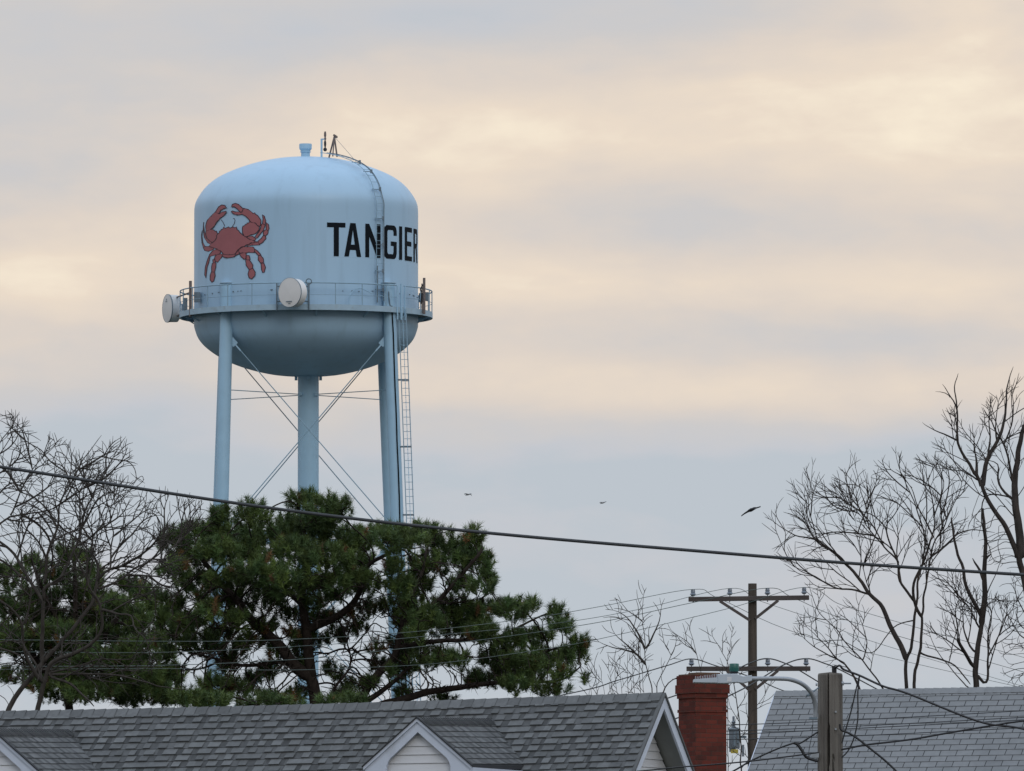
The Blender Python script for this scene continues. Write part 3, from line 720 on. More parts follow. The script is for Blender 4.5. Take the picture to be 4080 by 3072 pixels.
lb = at(3245, 2852, DP-.1)
lamp = thing('street_lamp', lb, 'grey street lamp with curved arm reaching left in front of the chimney', 'street lamp')
arm = cat([at(x, y, d) for x, y, d in ((3247,2862,DP-.15),(3249,2825,DP-.16),(3243,2785,DP-.2),(3226,2752,DP-.26),(3196,2725,DP-.32),(3155,2709,DP-.38),(3110,2704,DP-.42),(2985,2704,DP-.55))], 6)
MB().tube(arm, .0245, 14).build('arm', 'galv', lamp, smooth=True)
mb = MB(); mb.tube([at(3262,2740,DP-.1), at(3222,2768,DP-.25)], .008, 6); mb.tube([at(3216,2772,DP-.27), at(3234,2762,DP-.22)], .014, 6); mb.box(at(3240,2862,DP-.15), (.09,.05,.025)); mb.build('brace', 'steel_dk', lamp)
Dl = DP-.55
def lp(x, y): return (x, y)
def slab(pts, depth, name, m, bev=True):
    b = MB(); P_ = [at(x, y, Dl-depth/2) for x, y in pts]
    nn = len(pts); c = sum((p for p in P_), Vector())/nn
    fr = P_; bk = [p+Vector((0, depth, 0)) for p in P_]
    tr = tessellate_polygon([[Vector((p[0], p[1], 0)) for p in pts]])
    b.add(fr+bk, [tuple(t) for t in tr]+[tuple(i+nn for i in reversed(t)) for t in tr]+[(i, (i+1) % nn, (i+1) % nn+nn, i+nn) for i in range(nn)])
    ob = b.build(name, m, lamp)
    if bev: md = ob.modifiers.new('bevel', 'BEVEL'); md.width = .006; md.segments = 2; md.limit_method = 'ANGLE'
    return ob
slab([(2857,2686),(2935,2684),(2962,2694),(2996,2690),(2996,2712),(2962,2722),(2935,2718),(2900,2722),(2857,2722)], .20, 'housing', 'lamp')
slab([(2762,2707),(2858,2699),(2858,2720),(2762,2718)], .26, 'led_tray', 'lamp')
mb = MB()
for i in range(13):
    x = 2770+i*6.9; a = at(x, 2709-.3*i, Dl-.11); b_ = at(x+2, 2696-.85*i+random.uniform(-2,1), Dl-.11)
    mb.beam(a, b_, .006, .02, up=Vector((0,1,0))); mb.beam(a+Vector((0,.1,0)), b_+Vector((0,.1,0)), .006, .12, up=Vector((0,1,0)))
mb.build('cooling_fin', 'fin', lamp)
mb = MB(); a = at(2925, 2684, Dl); mb.lathe([(.04,0),(.045,.025)], a, 20); mb.build('photocell_base', 'black', lamp)
MB().lathe([(.0001,.112),(.048,.110),(.053,.104),(.053,.03),(.047,.022),(.0001,.022)], a, 24).build('photocell', 'green', lamp, smooth=True)
slab([(2897,2697),(2915,2697),(2915,2716),(2897,2716)], .206, 'rating_label', 'siding', False)

# ================================================================ POWER POLE
DQ = 300; s = sc(DQ)
qb = at(2998, 2330, DQ)
pp = thing('utility_pole', Vector((qb.x, qb.y, 0)), 'tall brown utility pole with two crossarms behind the chimney', 'utility pole')
def qz(y): return at(2998, y, DQ).z
MB().tube([(qb.x, qb.y, qz(2325)), (qb.x, qb.y, qz(2700)), (qb.x, qb.y, qz(3072)), (qb.x, qb.y, 0)], [.108,.116,.125,.17], 20).build('pole_shaft', 'wood2', pp, smooth=True)
def arm_(x0, y0, x1, y1, ins, name='crossarm'):
    a = at(x0, y0, DQ-.19); b_ = at(x1, y1, DQ-.19); m_ = MB().beam(a, b_, .11, .118)
    for x, y in ins:      # bolts below the arm
        c = at(x, y, DQ-.19); m_.box(c-Zu*.075, (.03,.03,.03))
    o = m_.build(name, 'armwood', pp)
    md = o.modifiers.new('bevel', 'BEVEL'); md.width = .008; md.segments = 1
    return o
def insul(x, y):
    c = at(x, y, DQ-.19); b = MB()
    io = b.lathe([(.0001,.05),(.05,.05),(.055,.0),(.06,-.015),(.05,-.03),(.075,-.075),(.085,-.085),(.06,-.09),(.045,-.12),(.0001,-.12)], c, 16)
    o = b.build('insulator', 'porcelain', pp, smooth=True)
    MB().tube([c-Zu*.10, c-Zu*.20], .012, 6).build('pin', 'steel_dk', o)
    return c+Zu*.05
ar1 = arm_(2743, 2388, 3224, 2381, ((2762,2387),(2907,2386),(3058,2384),(3204,2382)))
ar2 = arm_(2735, 2665, 3229, 2664, ((2754,2664),(3058,2664),(3212,2664)))
I1 = [insul(2761,2356), insul(2908,2352), insul(3058,2351), insul(3204,2348)]
I2 = [insul(2755,2633), insul(3059,2632), insul(3212,2632)]
mb = MB()
for xa, ya, xb, yb in ((2868,2395,2988,2472),(3101,2392,3010,2464),(3100,2672,3010,2745),(2896,2672,2988,2752)):
    MB().beam(at(xa, ya, DQ-.27), at(xb, yb, DQ-.14), .03, .07).build('arm_brace', 'armwood', pp)
tr = thing('transformer', at(2926, 2985, DQ-.2), 'small grey transformer can hanging on the utility pole between chimney and pale roof', 'transformer')
c = at(2926, 2983, DQ-.2)
MB().lathe([(.0001,0),(.13,0),(.14,.03),(.14,.46),(.16,.48),(.16,.50),(.10,.54),(.0001,.55)], c, 20).build('tank', 'can', tr, smooth=True)
MB().lathe([(.05,.52),(.06,.56),(.04,.58),(.06,.62),(.04,.64),(.06,.68),(.03,.71),(.03,.82),(.0001,.83)], c+Vector((-.02,0,0)), 12).build('bushing', 'porcelain', tr, smooth=True)
mb = MB(); mb.box(c+Vector((.0,-.15,.24)), (.05,.05,.4)); mb.box(c+Vector((.09,-.12,.28)), (.04,.04,.3)); mb.box(c+Vector((.20,.05,.3)), (.22,.06,.06)); mb.build('bracket', 'steel_dk', tr)
MB().box(c+Vector((.0,-.12,-.07)), (.19,.02,.10)).build('warning_tag', 'yellow', tr)
MB().box(c+Vector((.22,-.02,-.05)), (.06,.06,.3)).build('cutout', 'can', tr)
MB().box(c+Vector((-.05,0,-.04)), (.16,.16,.08)).build('cutout', 'can', tr)

def wire(pts, rad, label, group, m='wire', name='overhead_wire', sub=8, n=5, cat_='wire'):
    P_ = cat([p if isinstance(p, Vector) else at(*p) for p in pts], sub)
    o = MB().tube(P_, rad, n).build(name, m, None, smooth='all', origin=P_[0]); tag(o, label, cat_, group); return o
gw_ = 'power lines at the utility pole'
wire([(-300,2545,262),(600,2555,272),(1100,2550,278),(1640,2518,284),(2111,2463,291),(2400,2415,295), I1[0], (2880,2392,305),(3300,2560,330),(4300,2790,380)], .0075, 'thin line on the leftmost upper insulator of the utility pole', gw_, 'pwire')
wire([(-300,2590,262),(600,2600,272),(1300,2568,278),(1727,2532,284),(2226,2482,291),(2560,2425,295), I1[1], (3030,2395,305),(3286,2481,318),(3520,2570,330),(4300,2800,380)], .007, 'thin line on the second upper insulator from the left', gw_, 'pwire')
wire([(-300,2655,262),(600,2652,272),(1200,2626,278),(1568,2588,284),(1967,2543,290),(2400,2477,294),(2750,2403,297), I1[2], (3170,2386,303),(3464,2500,318),(4300,2740,380)], .0085, 'thin line on the upper insulator just right of the pole top', gw_, 'pwire')
wire([(-300,2670,262),(600,2664,272),(1100,2670,278),(1400,2662,281),(1765,2641,285),(2168,2586,290),(2400,2543,293),(2900,2425,297), I1[3], (3340,2405,305),(3493,2454,315),(3900,2570,335),(4300,2680,380)], .0075, 'thin line on the rightmost upper insulator of the utility pole', gw_, 'pwire')
wire([(-300,2930,262),(1500,2905,276),(2273,2762,290),(2462,2710,292),(2660,2651,296), I2[0], (2850,2652,303),(3000,2700,310),(3300,2800,325),(4300,3000,380)], .015, 'thick line on the leftmost lower insulator above the chimney', gw_)
wire([(2200,2900,285),(2600,2800,290),(2850,2710,296),(2980,2645,298), I2[1], (3140,2648,303),(3200,2680,310),(3330,2760,330)], .018, 'thick line on the lower insulator just right of the pole', gw_)
wire([(2300,2985,285),(2700,2860,291),(2960,2745,296),(3120,2650,298), I2[2], (3290,2645,303),(3360,2675,310),(3520,2760,330)], .018, 'thick line on the rightmost lower insulator of the utility pole', gw_)
wire([(-500,1790,90),(0,1860,90),(900,1999,90),(1500,2077,90),(2100,2138,90),(2800,2197,90),(3400,2245,90),(4080,2290,90),(4700,2325,90)], .0125, 'long thick cable sagging across the whole view in front of the pine and tower', None, 'wire', 'overhead_cable', 10, 8, 'cable')
gt = 'telephone lines in front of the pale roof'
for (ya, yb, yc, lab) in ((2888,2871,2832,'topmost'),(2912,2896,2858,'second'),(2946,2934,2900,'third'),(2925,2905,2868,'close lower')):
    wire([(2500,ya+10,205),(2930,ya,205),(3352,yb,205),(3800,(yb*.4+yc*.6),205),(4080,yc,205),(4400,yc-14,205)], .008, {'topmost':'topmost thin line crossing the pale shingle roof','second':'second thin line crossing the pale shingle roof','third':'lowest thin line crossing the pale shingle roof','close lower':'third thin line crossing the pale shingle roof, just below the second'}[lab], gt, 'wire', 'telephone_wire')
gc = 'black cables tied to the split pole'
D1 = DP-.2
wire([(3318,2668,DP),(3345,2652,D1),(3362,2668,D1),(3425,2692,D1),(3520,2735,D1),(3620,2765,D1),(3900,2875,D1),(4080,2905,D1),(4400,2985,D1)], .013, 'thick black cable falling from the split pole top to the right', gc, 'black', 'service_cable', cat_='cable')
wire([(3352,2987,D1),(3450,2968,D1),(3560,2955,D1),(3650,2943,D1),(3780,2920,D1),(3990,2885,D1),(4080,2872,D1),(4400,2830,D1)], .011, 'black cable rising gently from the split pole to the right edge', gc, 'black', 'service_cable', cat_='cable')
wire([(3346,2885,D1),(3352,2908,D1),(3384,2922,D1),(3420,2945,D1),(3470,2985,D1),(3520,3025,D1),(3570,3072,D1),(3640,3150,D1)], .012, 'black cable dropping steeply to the right out of view from the split pole', gc, 'black', 'service_cable', cat_='cable')
wire([(3425,2690,D1),(3410,2750,D1),(3392,2830,D1),(3366,2920,D1),(3354,2962,D1)], .008, 'short black drop cable hanging nearest the split pole', gc, 'black', 'drop_cable', cat_='cable')
wire([(3425,2690,D1),(3418,2760,D1),(3418,2860,D1),(3404,2935,D1),(3380,2990,D1),(3354,3018,D1)], .008, 'longer black drop cable looping down right of the split pole', gc, 'black', 'drop_cable', cat_='cable')
wire([(3260,2915,D1),(3225,2938,D1),(3188,2961,D1),(3163,2961,D1),(3094,2985,D1),(2995,3030,D1),(2926,3070,D1),(2850,3110,D1)], .010, 'black cable falling left from the split pole in front of the pale roof edge', gc, 'black', 'service_cable', cat_='cable')
wire([(3163,2960,D1-.05),(3178,2967,D1-.05),(3195,2990,D1-.05),(3215,3018,D1-.05),(3260,3033,D1-.05)], .017, 'short thick black cable loop left of the split pole', gc, 'black', 'service_cable', cat_='cable')
wire([(3262,2998,D1-.1),(3143,3014,D1-.1),(2995,3032,D1-.1),(2847,3046,D1-.1),(2738,3054,D1-.1),(2650,3062,D1-.1),(2542,3073,D1-.1),(2300,3095,D1-.1)], .0085, 'black cable running left low in front of the chimney and gable', gc, 'black', 'service_cable', cat_='cable')
wire([(3239,2866,D1),(3236,2920,D1),(3222,3000,D1),(3216,3100,D1)], .004, 'thin lamp lead hanging left of the split pole', gc, 'wire', 'lamp_lead', cat_='cable')

# ================================================================ TREES
def photo_xy(p):
    r = p-Vector((0,0,EYE)); d = r.y*ct+r.z*st
    return CX+F*r.x/d, CY-F*(-r.y*st+r.z*ct)/d
def inside(poly, x, y):
    c = False; n = len(poly); j = n-1
    for i in range(n):
        xi, yi = poly[i]; xj, yj = poly[j]
        if (yi > y) != (yj > y) and x < (xj-xi)*(y-yi)/(yj-yi)+xi: c = not c
        j = i
    return c
class Tree:
    """limbs drawn by hand, twigs grown towards free space inside the crown"""
    def __init__(s, D, seed): s.D = D; s.thin_ends = True; s.rs = 1.0; s.chains = []; s.pos = []; s.par = []; s.rad = []; s.fixed = []; s.rg = random.Random(seed); s.nr = np.random.default_rng(seed)
    def limb(s, pts, r0, r1, dz0=0.0, dz1=0.0, step=.10, attach=True):
        P_ = [at(x, y, s.D) for x, y in pts]; n = len(P_)
        r0 *= s.rs; r1 *= s.rs
        if r1 < .012 and s.thin_ends: r1 = max(.004, r1*.6)
        tot = sum((b-a).length for a, b in zip(P_, P_[1:]));
        P_ = cat(P_, 4); L = [0]
        for a, b in zip(P_, P_[1:]): L.append(L[-1]+(b-a).length)
        m = max(2, int(L[-1]/step)); out = []
        for k in range(m+1):
            t = L[-1]*k/m; i = max(0, min(len(L)-2, next((q for q in range(len(L)-1) if L[q+1] >= t), len(L)-2)))
            f = (t-L[i])/max(1e-6, L[i+1]-L[i]); p = P_[i].lerp(P_[i+1], f); q = k/m
            w = .02+.0*q
            out.append((p+Vector((s.rg.gauss(0, w)*.5, dz0+(dz1-dz0)*q, s.rg.gauss(0, w)*.5)), r0+(r1-r0)*q))
        par = -1
        if attach and s.pos:
            A = np.array([tuple(p) for p in s.pos]); d = ((A-np.array(out[0][0]))*np.array([1,.35,1])); par = int((d*d).sum(1).argmin())
            # shift the limb's start in depth to meet its parent
            dy = s.pos[par].y-out[0][0].y
            out = [(p+Vector((0, dy*(1-k/len(out)), 0)), r) for k, (p, r) in enumerate(out)]
        s.chains.append(list(range(len(s.pos), len(s.pos)+len(out))))
        for k, (p, r) in enumerate(out):
            s.pos.append(p); s.par.append(par); s.rad.append(r); s.fixed.append(True); par = len(s.pos)-1
    def grow(s, att, step=.12, kill=.2, iters=120, upw=.12, infl=1.6, jit=.30, mom=.75):
        A = np.array([tuple(a) for a in att], dtype=np.float64); pos = [np.array(p) for p in s.pos]
        Pn = np.array(pos); near = np.zeros(len(A), int); dist = np.full(len(A), 1e9)
        def upd(idx0):
            Q = np.array(pos[idx0:])
            for c in range(0, len(Q), 800):
                d = np.linalg.norm(A[:, None, :]-Q[None, c:c+800, :], axis=2); j = d.argmin(1); dm = d[np.arange(len(A)), j]
                m = dm < dist; dist[m] = dm[m]; near[m] = j[m]+idx0+c
        upd(0)
        for it in range(iters):
            alive = (dist > kill)
            if not alive.any(): break
            act = alive & (dist < infl) if it < iters-1 else alive
            if not act.any(): infl *= 1.5; continue
            dirs = {}
            for i in np.nonzero(act)[0]:
                d = (A[i]-pos[near[i]])/dist[i]; dirs.setdefault(int(near[i]), []).append(d)
            n0 = len(pos)
            for k, ds in dirs.items():
                v = np.mean(ds, axis=0)
                if np.linalg.norm(v) < .15: v = ds[0]
                v = v/np.linalg.norm(v)+s.nr.normal(0, jit, 3)*.45; v[2] += upw
                if s.par[k] >= 0:
                    pd = pos[k]-pos[s.par[k]]; l = np.linalg.norm(pd)
                    if l > 1e-6: v += mom*pd/l
                v /= np.linalg.norm(v); q = pos[k]+v*step
                pos.append(q); s.pos.append(Vector(q)); s.par.append(k); s.rad.append(0); s.fixed.append(False)
            upd(n0)
            A_keep = dist > kill
            A = A[A_keep]; near = near[A_keep]; dist = dist[A_keep]
            if len(A) == 0: break
            if len(pos) > 30000: break
    def ramify(s, poly, L=1.0, spacing=.26, levels=3, up=.10, ang=(28, 52), start=.12, maxr=.08, step=.085, chains=None, flat=.45, thin=0):
        rg = s.rg; work = [(c, L, levels) for c in (chains or s.chains)]
        while work:
            ch, Lc, lev = work.pop()
            if lev == 0 or len(ch) < 3: continue
            n = len(ch); acc = rg.uniform(0, spacing); side = rg.choice((-1, 1)); tot = 0
            i0 = int(n*start)
            for q in range(max(1, i0), n):
                a, b = s.pos[ch[q-1]], s.pos[ch[q]]; acc += (b-a).length
                last = q == n-1
                if acc < spacing and not last: continue
                if s.rad[ch[q]] > maxr: continue
                pxy = photo_xy(b)
                if not inside(poly, *pxy): continue
                if thin and pxy[1] > thin and rg.random() < .6: continue
                acc = rg.uniform(-.35, .25)*spacing; side = -side if rg.random() < .8 else side
                d = (s.pos[ch[q]]-s.pos[ch[max(0, q-3)]]).normalized(); d.y *= .5
                for fork in ((-1, 1) if last and lev > 1 else (side,)):
                    an = math.radians(rg.uniform(*ang))*(.6 if last else 1); ca, sa = math.cos(an), math.sin(an)*fork
                    v = Vector((d.x*ca-d.z*sa, d.y+rg.gauss(0, flat), d.x*sa+d.z*ca)).normalized()
                    ln = Lc*rg.uniform(.35, 1.2)*(1-.35*q/n)*(.35 if last else 1); par = ch[q]; p = s.pos[par]; new = [par]; bend = rg.gauss(0, .03)
                    for k in range(max(2, int(ln/step))):
                        v = (v+Vector((rg.gauss(0, .065)+bend*v.z, rg.gauss(0, .05), rg.gauss(0, .065)-bend*v.x+up*.35))).normalized(); p = p+v*step
                        if not inside(poly, *photo_xy(p)) and k > rg.choice((1, 2, 4)): break
                        s.pos.append(p); s.par.append(par); s.rad.append(0); s.fixed.append(False); par = len(s.pos)-1; new.append(par)
                    work.append((new, Lc*.52, lev-1))
            spacing = spacing
    def spurs(s, prob, ln=(2, 5), step=.09, up=.25, spread=.75):
        """short side twigs that leave at an angle and reach up"""
        n0 = len(s.pos); kids = [0]*n0
        for p in s.par:
            if p >= 0: kids[p] += 1
        for i in range(n0):
            if s.par[i] < 0 or s.rad[i] > .06: continue
            end = kids[i] == 0
            if not end and s.rg.random() > prob: continue
            d = (s.pos[i]-s.pos[s.par[i]])
            if d.length < 1e-6: continue
            d.normalize()
            for _ in range(s.rg.choice((1, 2, 2)) if end else 1):
                r = Vector((s.rg.gauss(0,1), s.rg.gauss(0,.7), s.rg.gauss(0,1))); r = (r-d*r.dot(d)).normalized()
                v = (d+r*(spread if not end else .45)+Vector((0,0,up))).normalized(); par = i; p = s.pos[i]
                for k in range(s.rg.randint(*ln)):
                    v = (v+Vector((s.rg.gauss(0,.14), s.rg.gauss(0,.14), s.rg.gauss(0,.14)+up*.2))).normalized(); p = p+v*step*s.rg.uniform(.8,1.2)
                    s.pos.append(p); s.par.append(par); s.rad.append(0); s.fixed.append(False); par = len(s.pos)-1
    def finish(s, tip=.010, expo=.42, maxr=.06):
        n = len(s.pos); leaves = [0]*n; kids = [[] for _ in range(n)]
        for i, p in enumerate(s.par):
            if p >= 0: kids[p].append(i)
        order_ = list(range(n))
        for i in reversed(order_):
            if not kids[i]: leaves[i] = 1
            if s.par[i] >= 0: leaves[s.par[i]] += leaves[i]
        for i in range(n):
            if not s.fixed[i]: s.rad[i] = min(maxr, tip*max(1, leaves[i])**expo)
        s.kids = kids
    def meshes(s, thick=.03):
        big = MB(); small = MB(); n = len(s.pos)
        for i in range(n):
            starts = s.kids[i] if s.par[i] >= 0 else s.kids[i][:]
            main = None
            if s.par[i] >= 0 and s.kids[i]: main = max(s.kids[i], key=lambda k: (s.fixed[k] == s.fixed[i], s.rad[k]))
            for k in s.kids[i]:
                if k == main: continue
                s._chain(i, k, big, small, thick)
        return big, small
    def _chain(s, i, k, big, small, thick):
        pts = [s.pos[i]]; rs = [min(s.rad[i], s.rad[k]*1.25) if s.par[i] >= 0 else s.rad[i]]; c = k
        while True:
            pts.append(s.pos[c]); rs.append(s.rad[c])
            if not s.kids[c]: break
            c = max(s.kids[c], key=lambda q: (s.fixed[q] == s.fixed[c], s.rad[q]))
        mx = max(rs)
        # smooth
        if len(pts) > 3:
            q = [pts[0]]+[(pts[j-1]+pts[j]*2+pts[j+1])/4 for j in range(1, len(pts)-1)]+[pts[-1]]; pts = q
        rs[-1] *= .55
        if mx > thick: big.tube(pts, rs, 10 if mx > .07 else 7, True)
        else: small.tube(pts, rs, 4 if mx < .02 else 5, False)
def tree_obj(T, name, label, catg, group, bark, base=None, tip=.010, expo=.42, thick=.035, maxr=.06, spur=None):
    if spur: T.spurs(*spur)
    T.finish(tip, expo, maxr); root = thing(name, base if base is not None else Vector((T.pos[0].x, T.pos[0].y, 0)), label, catg, group)
    big, small = T.meshes(thick)
    if big.v: big.build('trunk', bark, root, smooth='all', recalc=False)
    if small.v: small.build('branches', bark, root, smooth='all', recalc=False)
    return root
def attract(poly, n, D, dep, rg, dens=None):
    xs = [p[0] for p in poly]; ys = [p[1] for p in poly]; out = []
    while len(out) < n:
        x = rg.uniform(min(xs), max(xs)); y = rg.uniform(min(ys), max(ys))
        if inside(poly, x, y) and (dens is None or rg.random() < dens(x, y)): out.append(at(x, y, D+rg.uniform(-dep, dep)))
    return out

# ---- bare tree, left
T = Tree(230, 3); T.rs = .74
T.limb([(10,4400),(15,3500),(25,2900),(50,2800),(77,2755),(122,2699),(168,2643),(240,2560),(286,2510),(316,2474),(367,2398)], .15, .045, attach=False)
T.pos[0] = Vector((T.pos[0].x, T.pos[0].y, 0))
T.limb([(130,2900),(150,2840),(168,2765),(189,2684),(204,2643),(286,2612),(357,2577),(408,2526),(408,2434),(393,2388),(367,2357),(352,2306),(357,2240)], .075, .022, -.3, -1)
T.limb([(408,2434),(440,2444),(485,2454),(531,2459),(541,2515),(587,2556),(602,2602)], .035, .014, -1, -1.4)
T.limb([(367,2398),(385,2320),(390,2250),(360,2190),(368,2130)], .05, .025, 0, .5)
T.limb([(385,2310),(439,2265),(510,2260),(602,2296),(653,2367)], .035, .012, .2, -.4)
T.limb([(393,2350),(464,2316),(520,2270),(612,2219),(678,2153),(735,2110),(812,2032)], .035, .011, .2, .8)
T.limb([(439,2265),(440,2180),(450,2120),(435,2060),(440,1990)], .028, .014, .3, .8)
T.limb([(168,2643),(170,2500),(178,2380),(186,2280),(194,2204),(230,2122),(240,2051),(249,1995),(276,1956),(300,1914),(345,1830),(414,1749)], .06, .012, 0, -1)
T.limb([(230,2330),(290,2200),(318,2140),(324,2100),(333,2040),(369,1965),(390,1905),(429,1845),(474,1755)], .045, .012, 0, 1)
T.limb([(178,2400),(110,2300),(60,2210),(-30,2130),(0,2085),(39,2058),(60,2001),(90,1929),(129,1860),(210,1773)], .05, .012, 0, .6)
T.limb([(39,2058),(120,2042),(190,2035),(250,2000),(330,1935)], .028, .012, .6, .2)
T.limb([(-60,2200),(-70,2000),(-40,1850),(0,1755),(30,1713),(75,1638)], .04, .012, 0, .3)
T.limb([(30,1713),(62,1694),(120,1677)], .012, .008)
T.limb([(150,2700),(100,2600),(95,2500),(60,2440),(-20,2380)], .055, .02, -.4, -1)
T.limb([(204,2690),(330,2690),(420,2690),(500,2700),(560,2715),(640,2740),(760,2760)], .04, .015, -.6, -1.2)
T.limb([(189,2684),(300,2660),(400,2630),(500,2635),(560,2620),(600,2570)], .03, .012, -.3, -.5)
T.limb([(200,2700),(260,2720),(320,2760),(380,2820)], .04, .02, -.5, -.9)
T.limb([(560,2340),(640,2240),(700,2170),(800,2080),(908,2003)], .016, .008, -.5, .4)
rgL = random.Random(5)
polyL = [(-250,1610),(60,1650),(130,1735),(240,1755),(330,1825),(480,1745),(520,1800),(520,1890),(580,1880),(650,1930),(710,1890),(700,1980),(820,2010),(780,2120),(720,2230),(700,2380),(640,2470),(660,2600),(560,2720),(300,2740),(-250,2760)]
T.ramify(polyL, L=1.15, spacing=.23, levels=4, up=.05, ang=(20, 50), thin=2330)
T.grow(attract(polyL, 1100, 230, 2.2, rgL), step=.11, kill=.2, upw=.10, infl=.8, iters=45)
tree_obj(T, 'bare_tree', 'leafless spreading tree with grey twigs at the left edge in front of the pines', 'tree', 'bare trees', 'barkL', tip=.0060, expo=.40, thick=.03, maxr=.04)

# ---- bare trees, right
rg = random.Random(11)
T = Tree(255, 21); T.rs = 0.72
T.limb([(3612,4600),(3610,3200),(3608,2741),(3608,2627),(3629,2590),(3641,2467),(3653,2386),(3653,2324),(3669,2263),(3682,2161),(3654,2048),(3588,1892),(3564,1814)], .15, .012, 0, -.6, attach=False)
T.pos[0] = Vector((T.pos[0].x, T.pos[0].y, 0))
T.limb([(3608,2627),(3588,2582),(3543,2488),(3510,2410),(3465,2369),(3426,2306),(3360,2234),(3264,2150),(3168,2126),(3078,2066)], .085, .012, 0, .8)
T.limb([(3465,2369),(3400,2349),(3324,2342),(3258,2300),(3132,2240)], .035, .010, .3, .1)
T.limb([(3264,2150),(3240,2080),(3222,2005),(3228,1950),(3238,1850)], .02, .008)
T.limb([(3649,2410),(3604,2353),(3576,2308),(3576,2243),(3563,2218),(3535,2153),(3518,2100),(3470,2060),(3414,2042),(3336,1982)], .045, .010, -.2, -1)
T.limb([(3576,2243),(3522,2182),(3461,2108),(3430,2050),(3384,2000)], .03, .009, -.4, .5)
T.limb([(3461,2108),(3450,2010),(3430,1940),(3405,1820)], .02, .008, .2, .8)
T.limb([(3608,2480),(3560,2500),(3480,2600),(3420,2590),(3330,2520),(3290,2400)], .018, .008)
T.limb([(3470,2372),(3450,2300),(3430,2200),(3410,2050)], .02, .009, .3, .9)
poly1 = [(3065,2070),(3120,1970),(3235,1845),(3275,1880),(3300,1960),(3400,1815),(3460,1880),(3560,1795),(3640,1880),(3690,1960),(3700,2300),(3640,2420),(3560,2330),(3440,2400),(3340,2370),(3250,2340),(3120,2250)]
T.ramify(poly1, L=1.25, spacing=.33, levels=4, up=.07, ang=(18, 40))
tree_obj(T, 'bare_tree', 'forked leafless tree leaning left, its left trunk of the close pair above the pale roof', 'tree', 'bare trees', 'barkR', tip=.0056, expo=.40, thick=.04, maxr=.035)
T = Tree(257, 22); T.rs = 0.72
T.limb([(3640,4600),(3640,3200),(3645,2741),(3653,2651),(3669,2582),(3678,2459),(3682,2365),(3698,2304),(3706,2235),(3727,2149),(3759,2108),(3780,2054),(3828,1958),(3840,1898)], .14, .014, 0, .5, attach=False)
T.pos[0] = Vector((T.pos[0].x, T.pos[0].y, 0))
T.limb([(3678,2459),(3650,2410),(3640,2330),(3672,2260),(3700,2180),(3722,2100),(3716,2000),(3690,1905),(3685,1830)], .05, .012, 0, -.4)
T.limb([(3678,2606),(3747,2627),(3800,2647),(3833,2684),(3865,2729)], .03, .02, 0, -.2)
T.limb([(3718,2210),(3767,2169),(3824,2120),(3890,2104),(3971,2116)], .035, .014, .2, .8)
T.limb([(3722,2150),(3690,2080),(3650,2010),(3640,1960),(3590,1880)], .03, .010)
T.limb([(3759,2108),(3750,1990),(3765,1920),(3720,1860)], .025, .010)
poly2 = [(3600,1880),(3690,1810),(3760,1840),(3850,1890),(3860,2000),(3830,2150),(3760,2300),(3720,2560),(3700,2500),(3690,2300),(3620,2150)]
T.ramify(poly2, L=1.15, spacing=.32, levels=4, up=.07, ang=(18, 40))
tree_obj(T, 'bare_tree', 'leafless tree on the right trunk of the close pair above the pale roof', 'tree', 'bare trees', 'barkR', tip=.0056, expo=.40, thick=.04, maxr=.035)
T = Tree(252, 23); T.rs = 0.76
T.limb([(3895,4600),(3892,3200),(3890,2745),(3890,2651),(3902,2549),(3914,2467),(3878,2386),(3849,2329),(3841,2263),(3816,2198),(3800,2124),(3792,2060)], .25, .03, 0, .3, attach=False)
T.pos[0] = Vector((T.pos[0].x, T.pos[0].y, 0))
T.rad = [ (.18-.060*min(1, i/ (len(T.rad)*.62)) if i < len(T.rad)*.62 else .080-.06*((i/len(T.rad)-.62)/.38)) for i in range(len(T.rad))]
T.limb([(3914,2480),(3922,2400),(3927,2365),(3922,2263),(3927,2182),(3920,2116),(3918,2024)], .09, .035, 0, -.2)
T.limb([(3880,2660),(3850,2610),(3812,2553)], .055, .045, 0, -.4)
T.limb([(3918,2310),(3905,2275),(3878,2226)], .05, .02)
T.limb([(3925,2230),(3935,2215),(3950,2205)], .04, .025)
T.limb([(3892,2600),(3878,2590),(3845,2508),(3837,2427),(3829,2394)], .035, .014, 0, .4)
T.limb([(3905,2500),(3860,2420),(3808,2361),(3760,2310),(3718,2280)], .025, .010, -.2, -.6)
T.limb([(3905,2690),(3925,2730),(3937,2700),(3939,2590),(3943,2508),(3959,2402)], .045, .012, .2, .3)
T.limb([(3940,2660),(3947,2647),(3971,2557),(4004,2459),(4045,2402)], .02, .009, .2, .4)
T.limb([(3905,2430),(3940,2350),(3970,2280),(4005,2195)], .022, .010, 0, .5)
T.limb([(3865,2745),(3780,2650),(3720,2560),(3690,2480)], .018, .008, 0, .5)
poly3 = [(3700,2260),(3800,2240),(3860,2350),(3960,2380),(4100,2380),(4120,2730),(3960,2730),(3900,2500),(3850,2640),(3700,2700),(3690,2500),(3760,2400)]
T.ramify(poly3, L=1.1, spacing=.36, levels=4, up=.06, ang=(22, 48))
r3 = tree_obj(T, 'bare_tree', 'thickest trunk above the pale roof, a leafless tree with broken stubs and a pale snag', 'tree', 'bare trees', 'barkR', tip=.0056, expo=.40, thick=.04, maxr=.03)
T = Tree(245, 24); T.rs = 0.85
T.limb([(4180,4600),(4170,3200),(4130,2600),(4082,2336),(4056,2228),(4008,2108),(3936,2000),(3900,1922),(3850,1836),(3810,1766),(3812,1690),(3810,1634),(3800,1544),(3819,1492)], .26, .014, 0, -.4, attach=False)
T.pos[0] = Vector((T.pos[0].x, T.pos[0].y, 0)); nT = len(T.rad)
